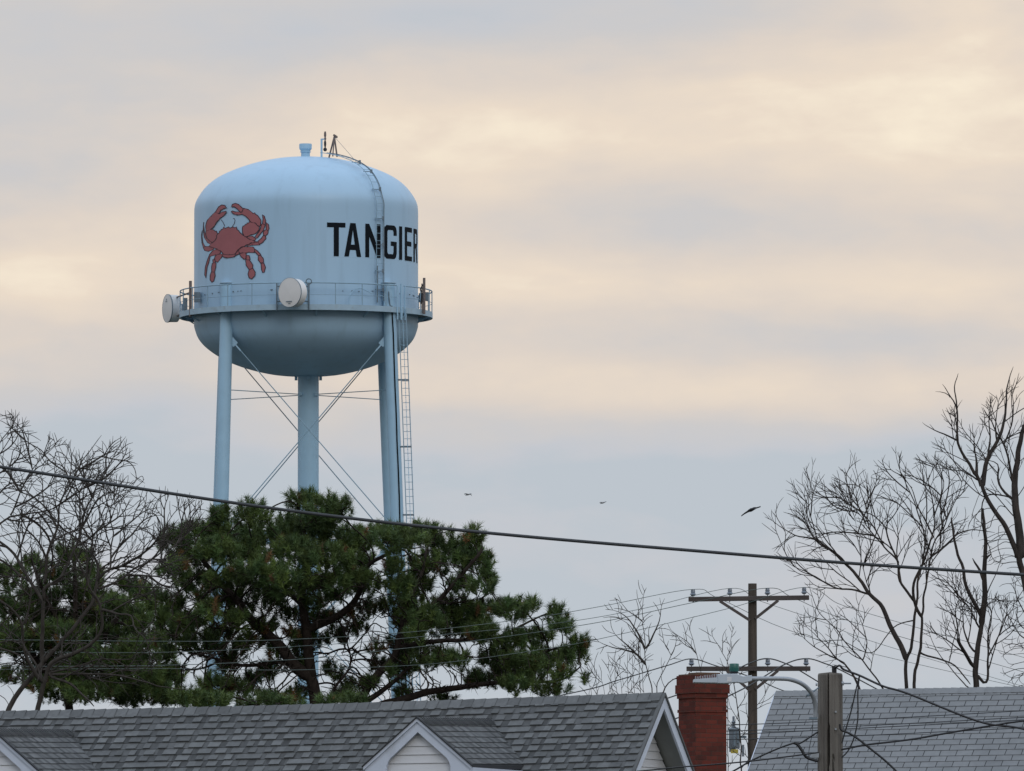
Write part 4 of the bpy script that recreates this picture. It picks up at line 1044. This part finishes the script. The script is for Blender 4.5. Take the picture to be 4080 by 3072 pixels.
T.limb([(4068,2224),(4058,2130),(4050,2060),(4044,1928),(4060,1800),(4078,1710),(4120,1620)], .11, .04, 0, .4)
T.limb([(3912,1938),(3920,1880),(3936,1820),(3984,1736),(4008,1640),(4014,1544),(4041,1454)], .065, .012, 0, .6)
T.limb([(3936,1820),(3945,1740),(3940,1690),(3939,1622)], .03, .012)
T.limb([(3972,1760),(3966,1710),(3976,1600)], .022, .012)
T.limb([(4044,1960),(4010,1800),(3984,1745),(3950,1680)], .035, .015)
T.limb([(4050,2000),(4020,1980),(3978,1916),(3984,1844),(3945,1830)], .04, .014, .2, .6)
T.limb([(4000,1770),(4030,1700),(4040,1620),(4030,1560),(4050,1530)], .022, .008)
T.limb([(3810,1640),(3800,1600),(3780,1574),(3755,1530)], .022, .012, -.1, -.1)
T.limb([(3782,1578),(3750,1564),(3726,1562)], .012, .007)
T.limb([(3812,1760),(3770,1740),(3720,1722),(3666,1694)], .026, .008, -.2, -.8)
T.limb([(3810,1740),(3790,1680),(3770,1630)], .014, .007)
T.limb([(3885,1895),(3892,1850),(3878,1778)], .045, .014)
T.limb([(3900,1922),(3850,1880),(3800,1830),(3760,1790)], .025, .009, .2, .8)
poly4 = [(3720,1690),(3790,1640),(3825,1600),(3900,1750),(3930,1620),(4020,1540),(4100,1500),(4140,1700),(4140,2150),(4040,2120),(3960,1960),(3900,2080),(3800,2010),(3760,1900)]
T.ramify(poly4+[], L=1.0, spacing=.34, levels=3, up=.08, ang=(20, 42))
poly4b = [(3860,2020),(3990,2100),(4040,2240),(3990,2300),(3900,2240),(3850,2120)]
T.grow(attract(poly4b, 120, 245, 2, rg), step=.11, kill=.2, upw=.05, infl=1.3)
tree_obj(T, 'bare_tree', 'tallest leafless tree leaning in from the right edge', 'tree', 'bare trees', 'barkR', tip=.0056, expo=.40, thick=.04, maxr=.035)
T = Tree(262, 25)
T.limb([(4140,4600),(4140,3200),(4130,2760),(4110,2600),(4100,2500)], .09, .02, attach=False); T.pos[0] = Vector((T.pos[0].x, T.pos[0].y, 0))
T.grow(attract([(3960,2380),(4030,2250),(4140,2300),(4140,2750),(3950,2750),(3980,2600)], 260, 262, 1.5, rg), step=.10, kill=.18, upw=.05, infl=1.3)
tree_obj(T, 'bare_shrub', 'dense leafless thicket low at the right edge above the pale roof', 'shrub', 'bare shrubs', 'barkR', tip=.0055, expo=.36, thick=.03, maxr=.02)
T = Tree(262, 27)
T.limb([(3560,4600),(3555,3200),(3530,2800),(3517,2745),(3440,2632),(3368,2560),(3339,2512),(3286,2464),(3250,2420),(3229,2344)], .07, .010, attach=False)
T.pos[0] = Vector((T.pos[0].x, T.pos[0].y, 0))
T.limb([(3500,2900),(3440,2790),(3416,2723),(3368,2647),(3272,2594),(3190,2536)], .04, .009)
T.limb([(3368,2647),(3330,2620),(3280,2560),(3215,2500)], .02, .008)
T.limb([(3440,2632),(3455,2560),(3440,2500),(3420,2440)], .015, .007)
T.ramify([(3170,2530),(3190,2430),(3220,2320),(3290,2380),(3450,2380),(3560,2480),(3540,2600),(3450,2690),(3300,2640)], L=.8, spacing=.24, levels=3, up=.14)
tree_obj(T, 'bare_sapling', 'slim leafless sapling leaning left beside the split pole', 'sapling', 'bare saplings', 'barkR', tip=.0056, expo=.36, thick=.035, maxr=.025)

# ---- small trees by the gable and chimney
T = Tree(240, 31)
T.limb([(2640,4600),(2630,3200),(2600,2765),(2576,2660),(2570,2585),(2564,2495),(2560,2430),(2563,2372)], .05, .007, attach=False); T.pos[0] = Vector((T.pos[0].x, T.pos[0].y, 0))
T.limb([(2570,2585),(2537,2510),(2495,2450),(2444,2426)], .026, .008, 0, .5)
T.limb([(2574,2580),(2618,2504),(2633,2450),(2636,2417)], .024, .008, 0, -.3)
T.limb([(2573,2648),(2540,2610),(2516,2594),(2480,2560),(2444,2531)], .03, .008, 0, -.5)
T.limb([(2516,2600),(2480,2588),(2438,2579),(2384,2555)], .018, .007)
T.limb([(2555,2560),(2530,2520),(2510,2490),(2480,2470)], .016, .007)
T.limb([(2560,2480),(2540,2455),(2500,2435),(2478,2400)], .014, .006)
T.ramify([(2360,2560),(2430,2400),(2550,2330),(2650,2400),(2650,2540),(2600,2660),(2520,2660)], L=.46, spacing=.2, levels=2, up=.10)
tree_obj(T, 'bare_sapling', 'upright leafless sapling just left of the gable peak', 'sapling', 'bare saplings', 'barkL', tip=.0055, expo=.36, thick=.04, maxr=.02)
T = Tree(243, 32)
T.limb([(2620,4600),(2618,3200),(2615,2759),(2622,2720),(2640,2680),(2672,2612),(2650,2570),(2636,2500)], .04, .008, attach=False); T.pos[0] = Vector((T.pos[0].x, T.pos[0].y, 0))
T.limb([(2672,2612),(2690,2580),(2697,2550)], .012, .006)
T.limb([(2640,2780),(2650,2740),(2690,2700),(2760,2690)], .018, .007)
T.ramify([(2630,2500),(2710,2540),(2700,2640),(2760,2700),(2650,2760),(2600,2740)], L=.5, spacing=.2, levels=2, up=.12)
tree_obj(T, 'bare_sapling', 'small leafless sapling between the gable peak and the chimney', 'sapling', 'bare saplings', 'barkL', tip=.0055, expo=.36, thick=.04, maxr=.018)
T = Tree(236, 33)
xs = [2345,2372,2400,2432,2450,2470,2498,2520,2545,2556]
for i, x in enumerate(xs):
    hgt = [2690,2660,2700,2680,2640,2660,2600,2590,2560,2600][i]
    T.limb([(x+25,4600),(x+22,3200),(x+12,2800),(x+6,2740),(x-2,hgt)], .02, .007, rg.uniform(-.6,.6), rg.uniform(-.6,.6), attach=False)
    T.par[-1] = T.par[-1]
T.ramify([(2310,2680),(2360,2620),(2430,2620),(2500,2570),(2580,2550),(2590,2770),(2320,2800)], L=.45, spacing=.16, levels=2, up=.25)
tree_obj(T, 'bare_shrub', 'clump of thin upright stems above the ridge left of the gable peak', 'shrub', 'bare shrubs', 'barkL', tip=.0055, expo=.32, thick=.05, maxr=.014)
T = Tree(246, 34)
for pts, r in (([(2950,4600),(2952,3200),(2951,3040),(2946,2892),(2935,2800),(2926,2744),(2905,2660),(2870,2590),(2838,2536)], .045), ([(2830,4600),(2820,3200),(2800,2760),(2793,2679),(2773,2595),(2760,2540),(2744,2497)], .03), ([(2905,4600),(2900,3000),(2897,2645),(2905,2590),(2916,2521)], .022), ([(2990,4600),(2985,3100),(2960,2950),(2990,2850),(3040,2780),(3070,2720)], .03)):
    T.limb(pts, r, .008, rg.uniform(-.3,.3), rg.uniform(-.3,.3), attach=False)
T.limb([(2775,2600),(2740,2560),(2700,2530),(2672,2510)], .012, .006)
T.ramify([(2660,2500),(2750,2480),(2800,2520),(2850,2500),(2920,2500),(2960,2580),(2990,2700),(3080,2700),(3060,2900),(2990,3070),(2900,3070),(2880,2760),(2790,2700)], L=.6, spacing=.17, levels=2, up=.2)
tree_obj(T, 'bare_shrub', 'thin leafless stems rising behind the chimney and utility pole', 'shrub', 'bare shrubs', 'barkL', tip=.0055, expo=.36, thick=.04, maxr=.018)

# ---- pines
def pine(D, seed, limbs, pads, label, extra, dens=1.0, base=None, nn=74):
    T = Tree(D, seed); rg = random.Random(seed); nr = np.random.default_rng(seed)
    for i, (pts, r0, r1, d0, d1) in enumerate(limbs):
        T.limb(pts, r0, r1, d0, d1, step=.16, attach=i > 0)
        if i == 0: T.pos[0] = Vector((T.pos[0].x, T.pos[0].y, 0))
    tufts = []
    for pad in pads:
        cx, cy, rx, ry = pad[:4]; dz = pad[4] if len(pad) > 4 else rg.uniform(-2.2, 2.2); brown = pad[5] if len(pad) > 5 else .03
        rx *= .92; ry *= .92
        n = max(4, int(rx*ry*math.pi/900*3.3*dens)); sx = 1/sc(D)
        for _ in range(n):
            while True:
                a, b, c = rg.uniform(-1,1), rg.uniform(-1,1), rg.uniform(-1,1)
                if a*a+b*b+c*c < 1 and rg.random() < .45+.55*(b < .15): break
            p = at(cx+a*rx, cy+b*ry, D)+Vector((0, dz+c*rx*sx*1.1, 0)); tufts.append((p, at(cx, cy+ry*.8, D)+Vector((0, dz, 0)), rg.random() < brown))
    att = [t[0]-Vector((0,0,.08)) for t in tufts]
    att += attract(extra, 4200, D, 2.2, rg)
    T.grow(att, step=.16, kill=.24, upw=.05, infl=2.0, iters=90, jit=.3, mom=.7)
    root = tree_obj(T, 'pine_tree', label, 'tree', 'pine trees', 'barkP', tip=.0125, expo=.36, thick=.05, maxr=.06, spur=None)
    # needles: tufts of long blades
    Nt = len(tufts); V = np.zeros((Nt*nn*3, 3), np.float32); Cc = np.zeros((Nt*nn*3, 4), np.float32); Cc[:, 3] = 1
    o0 = np.array(root.location)
    for i, (p, c0, br) in enumerate(tufts):
        ax = np.array(p-c0); ax = ax/max(1e-6, np.linalg.norm(ax)); ax = ax*.6+np.array([0,0,.75])+nr.normal(0,.25,3); ax /= np.linalg.norm(ax)
        d = nr.normal(0, 1, (nn, 3)); d /= np.linalg.norm(d, axis=1)[:, None]; d = d*.85+ax*.75; d /= np.linalg.norm(d, axis=1)[:, None]
        ln = nr.uniform(.11, .23, (nn, 1))*(nr.uniform(.85, 1.15) if not br else .8); st_ = np.array(p)-o0+ax*nr.uniform(-.14, .12, (nn, 1))+nr.normal(0, .015, (nn, 3))
        sd = np.cross(d, nr.normal(0, 1, (nn, 3))); sd /= np.linalg.norm(sd, axis=1)[:, None]; w = .0085
        tip_ = st_+d*ln; tip_[:, 2] -= .03*ln[:, 0]
        k = i*nn*3; V[k:k+nn*3:3] = st_-sd*w; V[k+1:k+nn*3:3] = st_+sd*w; V[k+2:k+nn*3:3] = tip_
        h = nr.random(); g = nr.uniform(.6, 1.35)+.5*(nr.random() < .15)
        col = np.array([.050+.040*h, .092+.036*h, .030])*g if not br else np.array([.15,.08,.032])*g
        Cc[k:k+nn*3, :3] = col
    me = bpy.data.meshes.new('needles'); nf = Nt*nn
    me.vertices.add(nf*3); me.vertices.foreach_set('co', V.ravel()); me.loops.add(nf*3); me.loops.foreach_set('vertex_index', np.arange(nf*3, dtype=np.int32))
    me.polygons.add(nf); me.polygons.foreach_set('loop_start', np.arange(0, nf*3, 3, dtype=np.int32)); me.polygons.foreach_set('loop_total', np.full(nf, 3, np.int32))
    ca = me.color_attributes.new('tint', 'FLOAT_COLOR', 'POINT'); ca.data.foreach_set('color', Cc.ravel()); me.update(); me.validate()
    me.materials.append(M['needle']); o = bpy.data.objects.new('needles', me); COL.objects.link(o); o.parent = root
    print('pine tufts', Nt, 'nodes', len(T.pos)); return root
limbs = [
 ([(1275,4600),(1265,3200),(1256,2800),(1239,2698),(1227,2584),(1216,2470),(1204,2385),(1216,2242),(1204,2071)], .40, .07, 0, 0),
 ([(1225,2690),(1170,2652),(1124,2584),(1060,2520),(999,2470),(953,2402),(896,2345),(839,2270),(780,2200)], .17, .05, 0, -.6),
 ([(1200,2665),(1142,2635),(1060,2640),(960,2650),(860,2620),(760,2600)], .07, .025, .2, .8),
 ([(1232,2504),(1290,2485),(1341,2459),(1410,2402),(1444,2333),(1455,2265),(1512,2231),(1580,2190)], .11, .04, 0, -.8),
 ([(1216,2420),(1150,2360),(1080,2300),(1020,2200),(980,2120)], .08, .03, 0, .8),
 ([(1210,2300),(1260,2200),(1300,2120),(1330,2060)], .06, .025, 0, .5),
 ([(1275,3600),(1330,2900),(1400,2830),(1429,2799),(1496,2698),(1573,2617),(1592,2530),(1640,2458),(1736,2405),(1808,2329),(1871,2256),(1920,2200)], .20, .04, .5, -.5),
 ([(1600,2500),(1630,2400),(1650,2338),(1688,2266),(1700,2180)], .08, .03, 0, .6),
 ([(1640,2458),(1700,2410),(1800,2400),(1900,2385),(1960,2350)], .04, .015, 0, 1),
 ([(1380,2870),(1458,2799),(1544,2742),(1592,2700),(1630,2665),(1700,2640)], .10, .03, -.6, -1),
 ([(1440,2860),(1520,2810),(1592,2794),(1688,2761),(1808,2742),(1880,2732),(2000,2720),(2120,2716),(2216,2713),(2270,2690),(2312,2655)], .12, .02, -.4, .2),
 ([(1582,2583),(1700,2560),(1832,2549),(1976,2540),(2060,2500),(2120,2468),(2190,2440)], .08, .02, .2, .5),
 ([(1976,2720),(2060,2660),(2120,2622),(2200,2590),(2280,2570)], .05, .02, 0, -.5),
 ([(1300,2850),(1320,2760),(1360,2700),(1400,2640),(1380,2560)], .05, .02, .5, .9),
 ([(1150,2630),(1100,2560),(1040,2510),(960,2500),(880,2500)], .05, .02, 0, .6),
]
pads = [(1330,2520,60,40,2.2),(1420,2490,50,40,2),(1080,2660,60,40,2.2),(1000,2700,60,35,2),(1500,2640,50,40,2.4),(1320,2660,50,35,2.2),(1420,2720,60,30,2,.1),(1190,2560,50,60,2.4),(1195,2650,40,50,2.4),(1185,2740,45,40,2.4),(1225,2540,60,50,2.4),(1240,2450,60,40,2.2),(1595,2660,50,55,2.5),(1590,2560,60,40,2.2),(1600,2750,40,40,2.5),(920,2450,50,40,2),(900,2640,50,40,2.4),(1205,2000,85,45,0),(1320,2040,105,60),(1290,2080,100,50),(1010,2060,85,60),(880,2070,60,50),(800,2105,85,60),(700,2170,75,75),(900,2140,120,80),(1060,2140,120,75),(1170,2080,90,60),(1250,2120,130,70),
 (1180,2220,120,75),(1050,2290,125,75,-2),(1300,2250,125,75,-2),(980,2220,110,70),(1150,2340,115,60,-2.2),(870,2210,100,70,-1.5),(750,2240,100,75),(1400,2160,110,60),(1520,2120,130,55),(1680,2115,120,45),(1600,2170,140,55),
 (1780,2170,110,65),(1890,2150,50,55),(1900,2220,75,60),(1860,2240,70,50),(1950,2290,45,45),(1965,2320,30,35),(1920,2350,60,25),(1430,2240,85,60),(1350,2330,70,45,-2),(1600,2350,75,60,-1.5),(1570,2270,60,40),(1420,2310,60,40),
 (1960,2420,100,45),(1870,2440,80,50),(1800,2480,110,60),(2050,2450,90,50),(2120,2425,35,30),(1700,2480,85,60),(1640,2420,50,50),(2220,2460,45,55),(2240,2510,55,35),(2130,2540,95,45),(2030,2570,85,55),(1920,2530,80,40),
 (2310,2580,55,45),(2290,2620,70,40),(2200,2620,100,55),(2100,2650,95,55),(2000,2690,105,55),(1900,2710,70,40),(1830,2640,55,45),(2060,2745,95,35),(2200,2760,75,35),(2240,2700,55,40),(1700,2640,100,35),(1750,2610,50,25),
 (1600,2600,50,40),(1660,2580,60,40),(1480,2720,50,25),(1560,2690,40,25),(1350,2380,50,25),(1760,2780,60,25),(1650,2540,60,40),
 (690,2400,55,45),(640,2380,35,30),(700,2290,75,45),(640,2460,45,40),(850,2450,65,45),(860,2520,75,50),(760,2490,85,45),(700,2560,100,45),(950,2480,70,40),(1050,2500,70,40,0,.3),(1000,2560,80,40,0,.3),(1100,2600,50,30,0,.4),
 (870,2730,100,50,0,.1),(950,2755,80,35),(760,2765,110,30),(1110,2785,110,28,0,.2),(1380,2765,75,30),(1400,2440,40,20,0,.8),(1160,2530,40,30,0,.4),(880,2320,70,40),(820,2380,50,40,0,.2),(1250,2400,60,25,0,.1),
 (1250,2330,120,60,2),(1050,2380,110,55,2),(1450,2320,100,60,1.5),(1150,2440,70,30,2,.1),(1330,2440,60,30,2,.1),(1470,2420,70,40,2),(1580,2400,80,50,1.5),(1650,2330,90,70,1),(1700,2250,100,60,1),(1850,2330,80,40,0),(900,2390,70,50,1.5),(960,2330,90,60,1),(1640,2480,90,50,1),(1800,2420,100,60,1),(1900,2500,100,60,1),(1980,2620,100,60,1),(780,2330,90,60,1),(700,2480,90,60,1),(820,2570,90,50,1),(920,2600,70,40,1,.2),(2330,2720,25,20),(2120,2690,70,40),(1500,2580,40,30,0,.5)]
extra = [(700,2300),(900,2260),(1100,2330),(1400,2280),(1600,2200),(1850,2260),(1950,2380),(1750,2460),(2000,2520),(2250,2620),(2200,2720),(1700,2780),(1100,2780),(700,2720),(640,2500)]
pine(310, 41, limbs, pads, 'broad umbrella shaped pine in front of the water tower', extra)
limbs2 = [
 ([(300,4600),(290,3200),(280,2860),(270,2760),(290,2600),(300,2450),(300,2300),(290,2200)], .3, .05, 0, 0),
 ([(280,2760),(200,2680),(120,2600),(60,2480),(30,2340)], .12, .04, 0, .5),
 ([(290,2640),(380,2580),(460,2480),(520,2380)], .12, .04, 0, -.5),
 ([(285,2740),(400,2700),(520,2680),(640,2640)], .10, .03, 0, .5),
 ([(290,2560),(220,2460),(160,2320),(130,2240)], .08, .03, 0, -.6)]
pads2 = [(50,2310,80,55),(140,2250,60,45),(300,2225,85,55),(345,2290,70,50),(230,2300,75,45),(330,2350,100,60),(430,2400,60,50),(520,2330,75,45),(560,2370,55,50),(480,2430,90,50),(60,2440,100,65),(200,2460,100,60),(350,2480,120,60),
 (450,2540,120,55),(560,2480,60,50),(120,2580,110,60),(280,2600,120,60),(430,2640,125,60),(560,2600,100,60),(660,2620,60,45),(620,2540,60,45),(540,2700,140,45),(350,2720,110,35),(680,2690,80,40),(600,2760,110,28),(0,2560,80,70),(-60,2400,80,90),(-80,2600,90,90),(40,2690,90,30),(660,2760,90,25),(480,2780,90,20),(150,2380,110,70),(380,2420,110,70),(240,2540,130,70),(520,2470,90,60),(60,2540,110,70),(180,2660,130,50),(500,2640,120,60),(620,2430,60,50),(300,2680,120,50),(640,2700,100,45),(400,2765,120,32),(560,2790,120,25),(300,2755,80,38),(700,2785,90,28),(180,2740,80,25),(470,2730,100,40),(620,2740,100,40),(220,2775,90,28),(330,2790,80,22),(150,2730,60,30)]
extra2 = [(0,2400),(200,2350),(500,2420),(620,2600),(600,2760),(100,2740),(0,2600)]
pine(335, 43, limbs2, pads2, 'dark pine at the far left behind the leafless tree', extra2, dens=1.2)
# hedge-like low pine behind the ridge
limbs3 = [([(1120,4600),(1120,3200),(1120,2880),(1100,2800)], .12, .04, 0, 0), ([(1120,2880),(1040,2820),(980,2790)], .05, .02, 0, 0)]
pine(290, 47, limbs3, [(1080,2800,90,35),(1180,2810,60,25),(980,2815,70,25),(860,2800,90,32),(760,2800,90,30),(1400,2795,80,28),(1300,2800,60,25)], 'low young pine just showing over the ridge at the big pine foot', [(1000,2790),(1150,2790),(1150,2850),(1000,2850)], dens=1.1)

# ================================================================ BIRDS
def bird(x, y, D, wl, wr, label, m, body=(.22,.045)):
    c = at(x, y, D); root = thing('bird', c, label, 'bird', 'birds in flight')
    def P_(p): return c+Vector((p[0], p[2], p[1]))
    # body: tapered along depth and a little sideways
    b = MB(); pts = [P_(q) for q in ((-body[0]*.55,-.02,.16),(-body[0]*.3,-.01,.08),(0,0,0),(body[0]*.3,.01,-.08),(body[0]*.5,.015,-.15),(body[0]*.62,.0,-.19))]
    b.tube(pts, [body[1]*.25,body[1]*.8,body[1]*1.1,body[1]*.9,body[1]*.55,.006], 10); b.build('body', m, root, smooth='all')
    for pts2 in (wl, wr):
        w = MB(); n = len(pts2)
        for k in (0, 1):
            pass
        vs = []; 
        for (px_, py_, chord) in pts2:
            for t, h in ((-.5,0),(-.2,.012),(.5,.0),(-.2,-.008)):
                vs.append(P_((px_, py_+h+chord*t*-.25, chord*t)))
        fs = [(i*4+k, i*4+(k+1) % 4, (i+1)*4+(k+1) % 4, (i+1)*4+k) for i in range(n-1) for k in range(4)]+[(0,3,2,1), tuple((n-1)*4+k for k in range(4))]
        w.add(vs, fs); w.build('wing', m, root, smooth=True)
    return root
k = 150/sc(150)
bird(2992, 2032, 200, [(.01,0,.13),(-.06,-.03,.12),(-.11,-.062,.09),(-.165,-.105,.03)], [(-.01,.005,.13),(.05,.03,.11),(.10,.033,.06),(.165,.055,.02)], 'dark bird with bent wings gliding left of the bare trees', 'bird', (.11,.028))
bird(1866, 1970, 330, [(0,.0,.10),(-.07,.015,.10),(-.12,.01,.03)], [(0,.0,.10),(.06,.01,.10),(.10,-.04,.04)], 'tiny pale gull nearest the tower, wings out flat', 'gull', (.16,.022))
bird(2401, 2003, 420, [(0,.0,.10),(-.06,.015,.08),(-.11,.0,.03)], [(0,.0,.10),(.07,.03,.09),(.14,.04,.03)], 'faintest gull in the open sky between the tower and the bare trees', 'gull', (.16,.03))

# ================================================================ CAMERA
cd = bpy.data.cameras.new('camera'); cam = bpy.data.objects.new('camera', cd); COL.objects.link(cam); S.camera = cam
cd.sensor_fit = 'HORIZONTAL'; cd.sensor_width = 36; cd.lens = 36*F/4080; cd.clip_start = 1; cd.clip_end = 9000
cam.location = (0,0,EYE); cam.rotation_euler = (math.pi/2+TH, 0, 0)

# ================================================================ SKY AND LIGHT
W = bpy.data.worlds.new('World'); S.world = W; W.use_nodes = True; t = W.node_tree; t.nodes.clear()
outw = N(t, 'ShaderNodeOutputWorld'); bg = N(t, 'ShaderNodeBackground'); t.links.new(bg.outputs[0], outw.inputs[0])
tc = N(t, 'ShaderNodeTexCoord'); sep = N(t, 'ShaderNodeSeparateXYZ'); t.links.new(tc.outputs['Generated'], sep.inputs[0])
def mth(op, a, b=None, clamp=False):
    n = N(t, 'ShaderNodeMath', operation=op); n.use_clamp = clamp
    for i, v in enumerate((a, b)):
        if v is None: continue
        if isinstance(v, (int, float)): n.inputs[i].default_value = v
        else: t.links.new(v, n.inputs[i])
    return n.outputs[0]
az = mth('ARCTAN2', sep.outputs[0], sep.outputs[1])           # compass direction, radians
el = mth('ARCSINE', sep.outputs[2])                           # height over the horizon
AZ = mth('MULTIPLY', az, 10); EL = mth('MULTIPLY', el, 10)    # in tenths
def dx(x): return (x-CX)/F*10
def dy(y): return math.atan((HOR-y)/F)*10
cmb = N(t, 'ShaderNodeCombineXYZ'); t.links.new(AZ, cmb.inputs[0]); t.links.new(EL, cmb.inputs[1])
def noise(sx, sy, scale, detail, off=0, dist=0.0):
    mp = N(t, 'ShaderNodeMapping'); mp.inputs['Scale'].default_value = (sx, sy, 1); mp.inputs['Location'].default_value = (off, off*.7, off); t.links.new(cmb.outputs[0], mp.inputs[0])
    n = N(t, 'ShaderNodeTexNoise'); n.inputs['Scale'].default_value = scale; n.inputs['Detail'].default_value = detail; n.inputs['Roughness'].default_value = .5; n.inputs['Distortion'].default_value = dist
    t.links.new(mp.outputs[0], n.inputs['Vector']); return n.outputs[0]
n1_ = noise(1.0, 3.2, 3.2, 5, 1.3, .3); n2_ = noise(1.0, 2.6, 9, 6, 5.1, .35); n3_ = noise(1.0, 1.9, 26, 6, 2.7, .3)
def blob(x, y, rx, ry, amp):
    a = mth('DIVIDE', mth('SUBTRACT', AZ, dx(x)), rx/F*10); b = mth('DIVIDE', mth('SUBTRACT', EL, dy(y)), ry/F*10)
    e = mth('EXPONENT', mth('MULTIPLY', mth('ADD', mth('MULTIPLY', a, a), mth('MULTIPLY', b, b)), -1)); return mth('MULTIPLY', e, amp)
warm = None; BL = [ # (x, y, rx, ry, amount) where cloud lets warm light through, or is thick and cool
 (4500,100,1300,900,.42),(2100,480,1100,260,.38),(3300,420,900,300,.30),(100,1120,500,160,.50),(2200,1130,1200,140,.30),(3700,1150,700,130,.22),(900,1000,900,260,.2),
 (3400,1560,1500,130,.36),(2000,1480,900,150,.22),(1100,1700,350,90,.14),(1900,1800,700,90,.16),(1500,700,1200,260,.22),
 (2000,60,1300,130,-.22),(400,200,900,200,-.12),(3800,900,1100,130,-.09),(300,700,700,120,-.10),(300,1700,900,160,-.28),(3300,1900,1700,140,-.30),(1700,1650,500,60,-.10),(2700,2250,1000,220,.12),(3600,2600,900,200,.06)]
for bb in BL:
    o_ = blob(*bb); warm = o_ if warm is None else mth('ADD', warm, o_)
# base profile over the height above the horizon
mr = N(t, 'ShaderNodeMapRange', interpolation_type='SMOOTHSTEP'); mr.inputs[1].default_value = dy(2150); mr.inputs[2].default_value = dy(1450); mr.inputs[3].default_value = .0; mr.inputs[4].default_value = .40
t.links.new(EL, mr.inputs[0])
fac = mth('ADD', mth('ADD', mr.outputs[0], warm), mth('ADD', mth('MULTIPLY', mth('SUBTRACT', n1_, .5), .85), mth('ADD', mth('MULTIPLY', mth('SUBTRACT', n2_, .5), .30), mth('MULTIPLY', mth('SUBTRACT', n3_, .5), .15))), True)
ramp = N(t, 'ShaderNodeValToRGB'); t.links.new(fac, ramp.inputs[0]); cr = ramp.color_ramp
def lin(c): return tuple(((v/255)/12.92 if v/255 <= .04045 else ((v/255+.055)/1.055)**2.4) for v in c)
stops = [(0,(189,197,205)),(.15,(197,200,206)),(.38,(206,203,202)),(.62,(221,210,200)),(.85,(234,219,202)),(1,(247,234,213))]
cr.elements[0].position = 0; cr.elements[1].position = 1
for i, (p, c) in enumerate(stops):
    e = cr.elements[0] if i == 0 else (cr.elements[-1] if i == len(stops)-1 else cr.elements.new(p))
    e.position = p; e.color = (*lin(c), 1)
sky = N(t, 'ShaderNodeTexSky'); sky.sky_type = 'NISHITA'; sky.sun_disc = False
SE, SR = math.radians(28), math.radians(162)
sky.sun_elevation = SE; sky.sun_rotation = SR; sky.air_density = 1; sky.dust_density = 1.5
sm = N(t, 'ShaderNodeVectorMath', operation='SCALE'); sm.inputs['Scale'].default_value = .10; t.links.new(sky.outputs[0], sm.inputs[0])
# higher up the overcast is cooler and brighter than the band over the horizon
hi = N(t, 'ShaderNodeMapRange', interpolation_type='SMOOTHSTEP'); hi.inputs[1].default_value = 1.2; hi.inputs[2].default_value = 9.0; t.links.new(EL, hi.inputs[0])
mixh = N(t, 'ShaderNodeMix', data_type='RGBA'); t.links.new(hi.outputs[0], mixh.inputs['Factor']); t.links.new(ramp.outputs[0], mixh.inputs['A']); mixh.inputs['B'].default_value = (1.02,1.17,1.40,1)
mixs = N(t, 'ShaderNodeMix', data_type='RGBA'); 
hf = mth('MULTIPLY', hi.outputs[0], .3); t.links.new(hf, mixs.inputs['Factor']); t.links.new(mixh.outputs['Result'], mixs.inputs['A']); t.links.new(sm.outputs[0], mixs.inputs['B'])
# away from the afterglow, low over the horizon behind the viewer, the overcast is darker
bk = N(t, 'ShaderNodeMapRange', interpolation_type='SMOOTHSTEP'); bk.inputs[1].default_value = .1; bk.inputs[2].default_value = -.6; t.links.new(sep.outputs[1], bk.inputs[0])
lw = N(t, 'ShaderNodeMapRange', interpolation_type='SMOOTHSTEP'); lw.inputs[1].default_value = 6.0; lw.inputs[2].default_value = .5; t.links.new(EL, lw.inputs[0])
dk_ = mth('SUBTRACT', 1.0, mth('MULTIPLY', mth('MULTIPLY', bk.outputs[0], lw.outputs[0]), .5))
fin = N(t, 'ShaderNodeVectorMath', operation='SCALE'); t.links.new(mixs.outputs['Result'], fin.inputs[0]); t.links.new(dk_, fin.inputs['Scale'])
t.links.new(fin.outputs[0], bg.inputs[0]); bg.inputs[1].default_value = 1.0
ld = bpy.data.lights.new('sun', 'SUN'); lo = bpy.data.objects.new('sun', ld); COL.objects.link(lo)
ld.energy = .5; ld.angle = math.radians(25); ld.color = (1,.97,.93)
# light comes down from behind the camera, a little from the left
sd = Vector((math.sin(SR)*math.cos(SE), math.cos(SR)*math.cos(SE), math.sin(SE)))
lo.rotation_euler = sd.to_track_quat('Z', 'Y').to_euler(); lo.location = (0,-20,60)
S.view_settings.view_transform = 'Standard'; S.view_settings.look = 'None'; S.view_settings.exposure = 0; S.view_settings.gamma = 1
S.render.engine = 'CYCLES'; S.render.resolution_x = 1024; S.render.resolution_y = 771
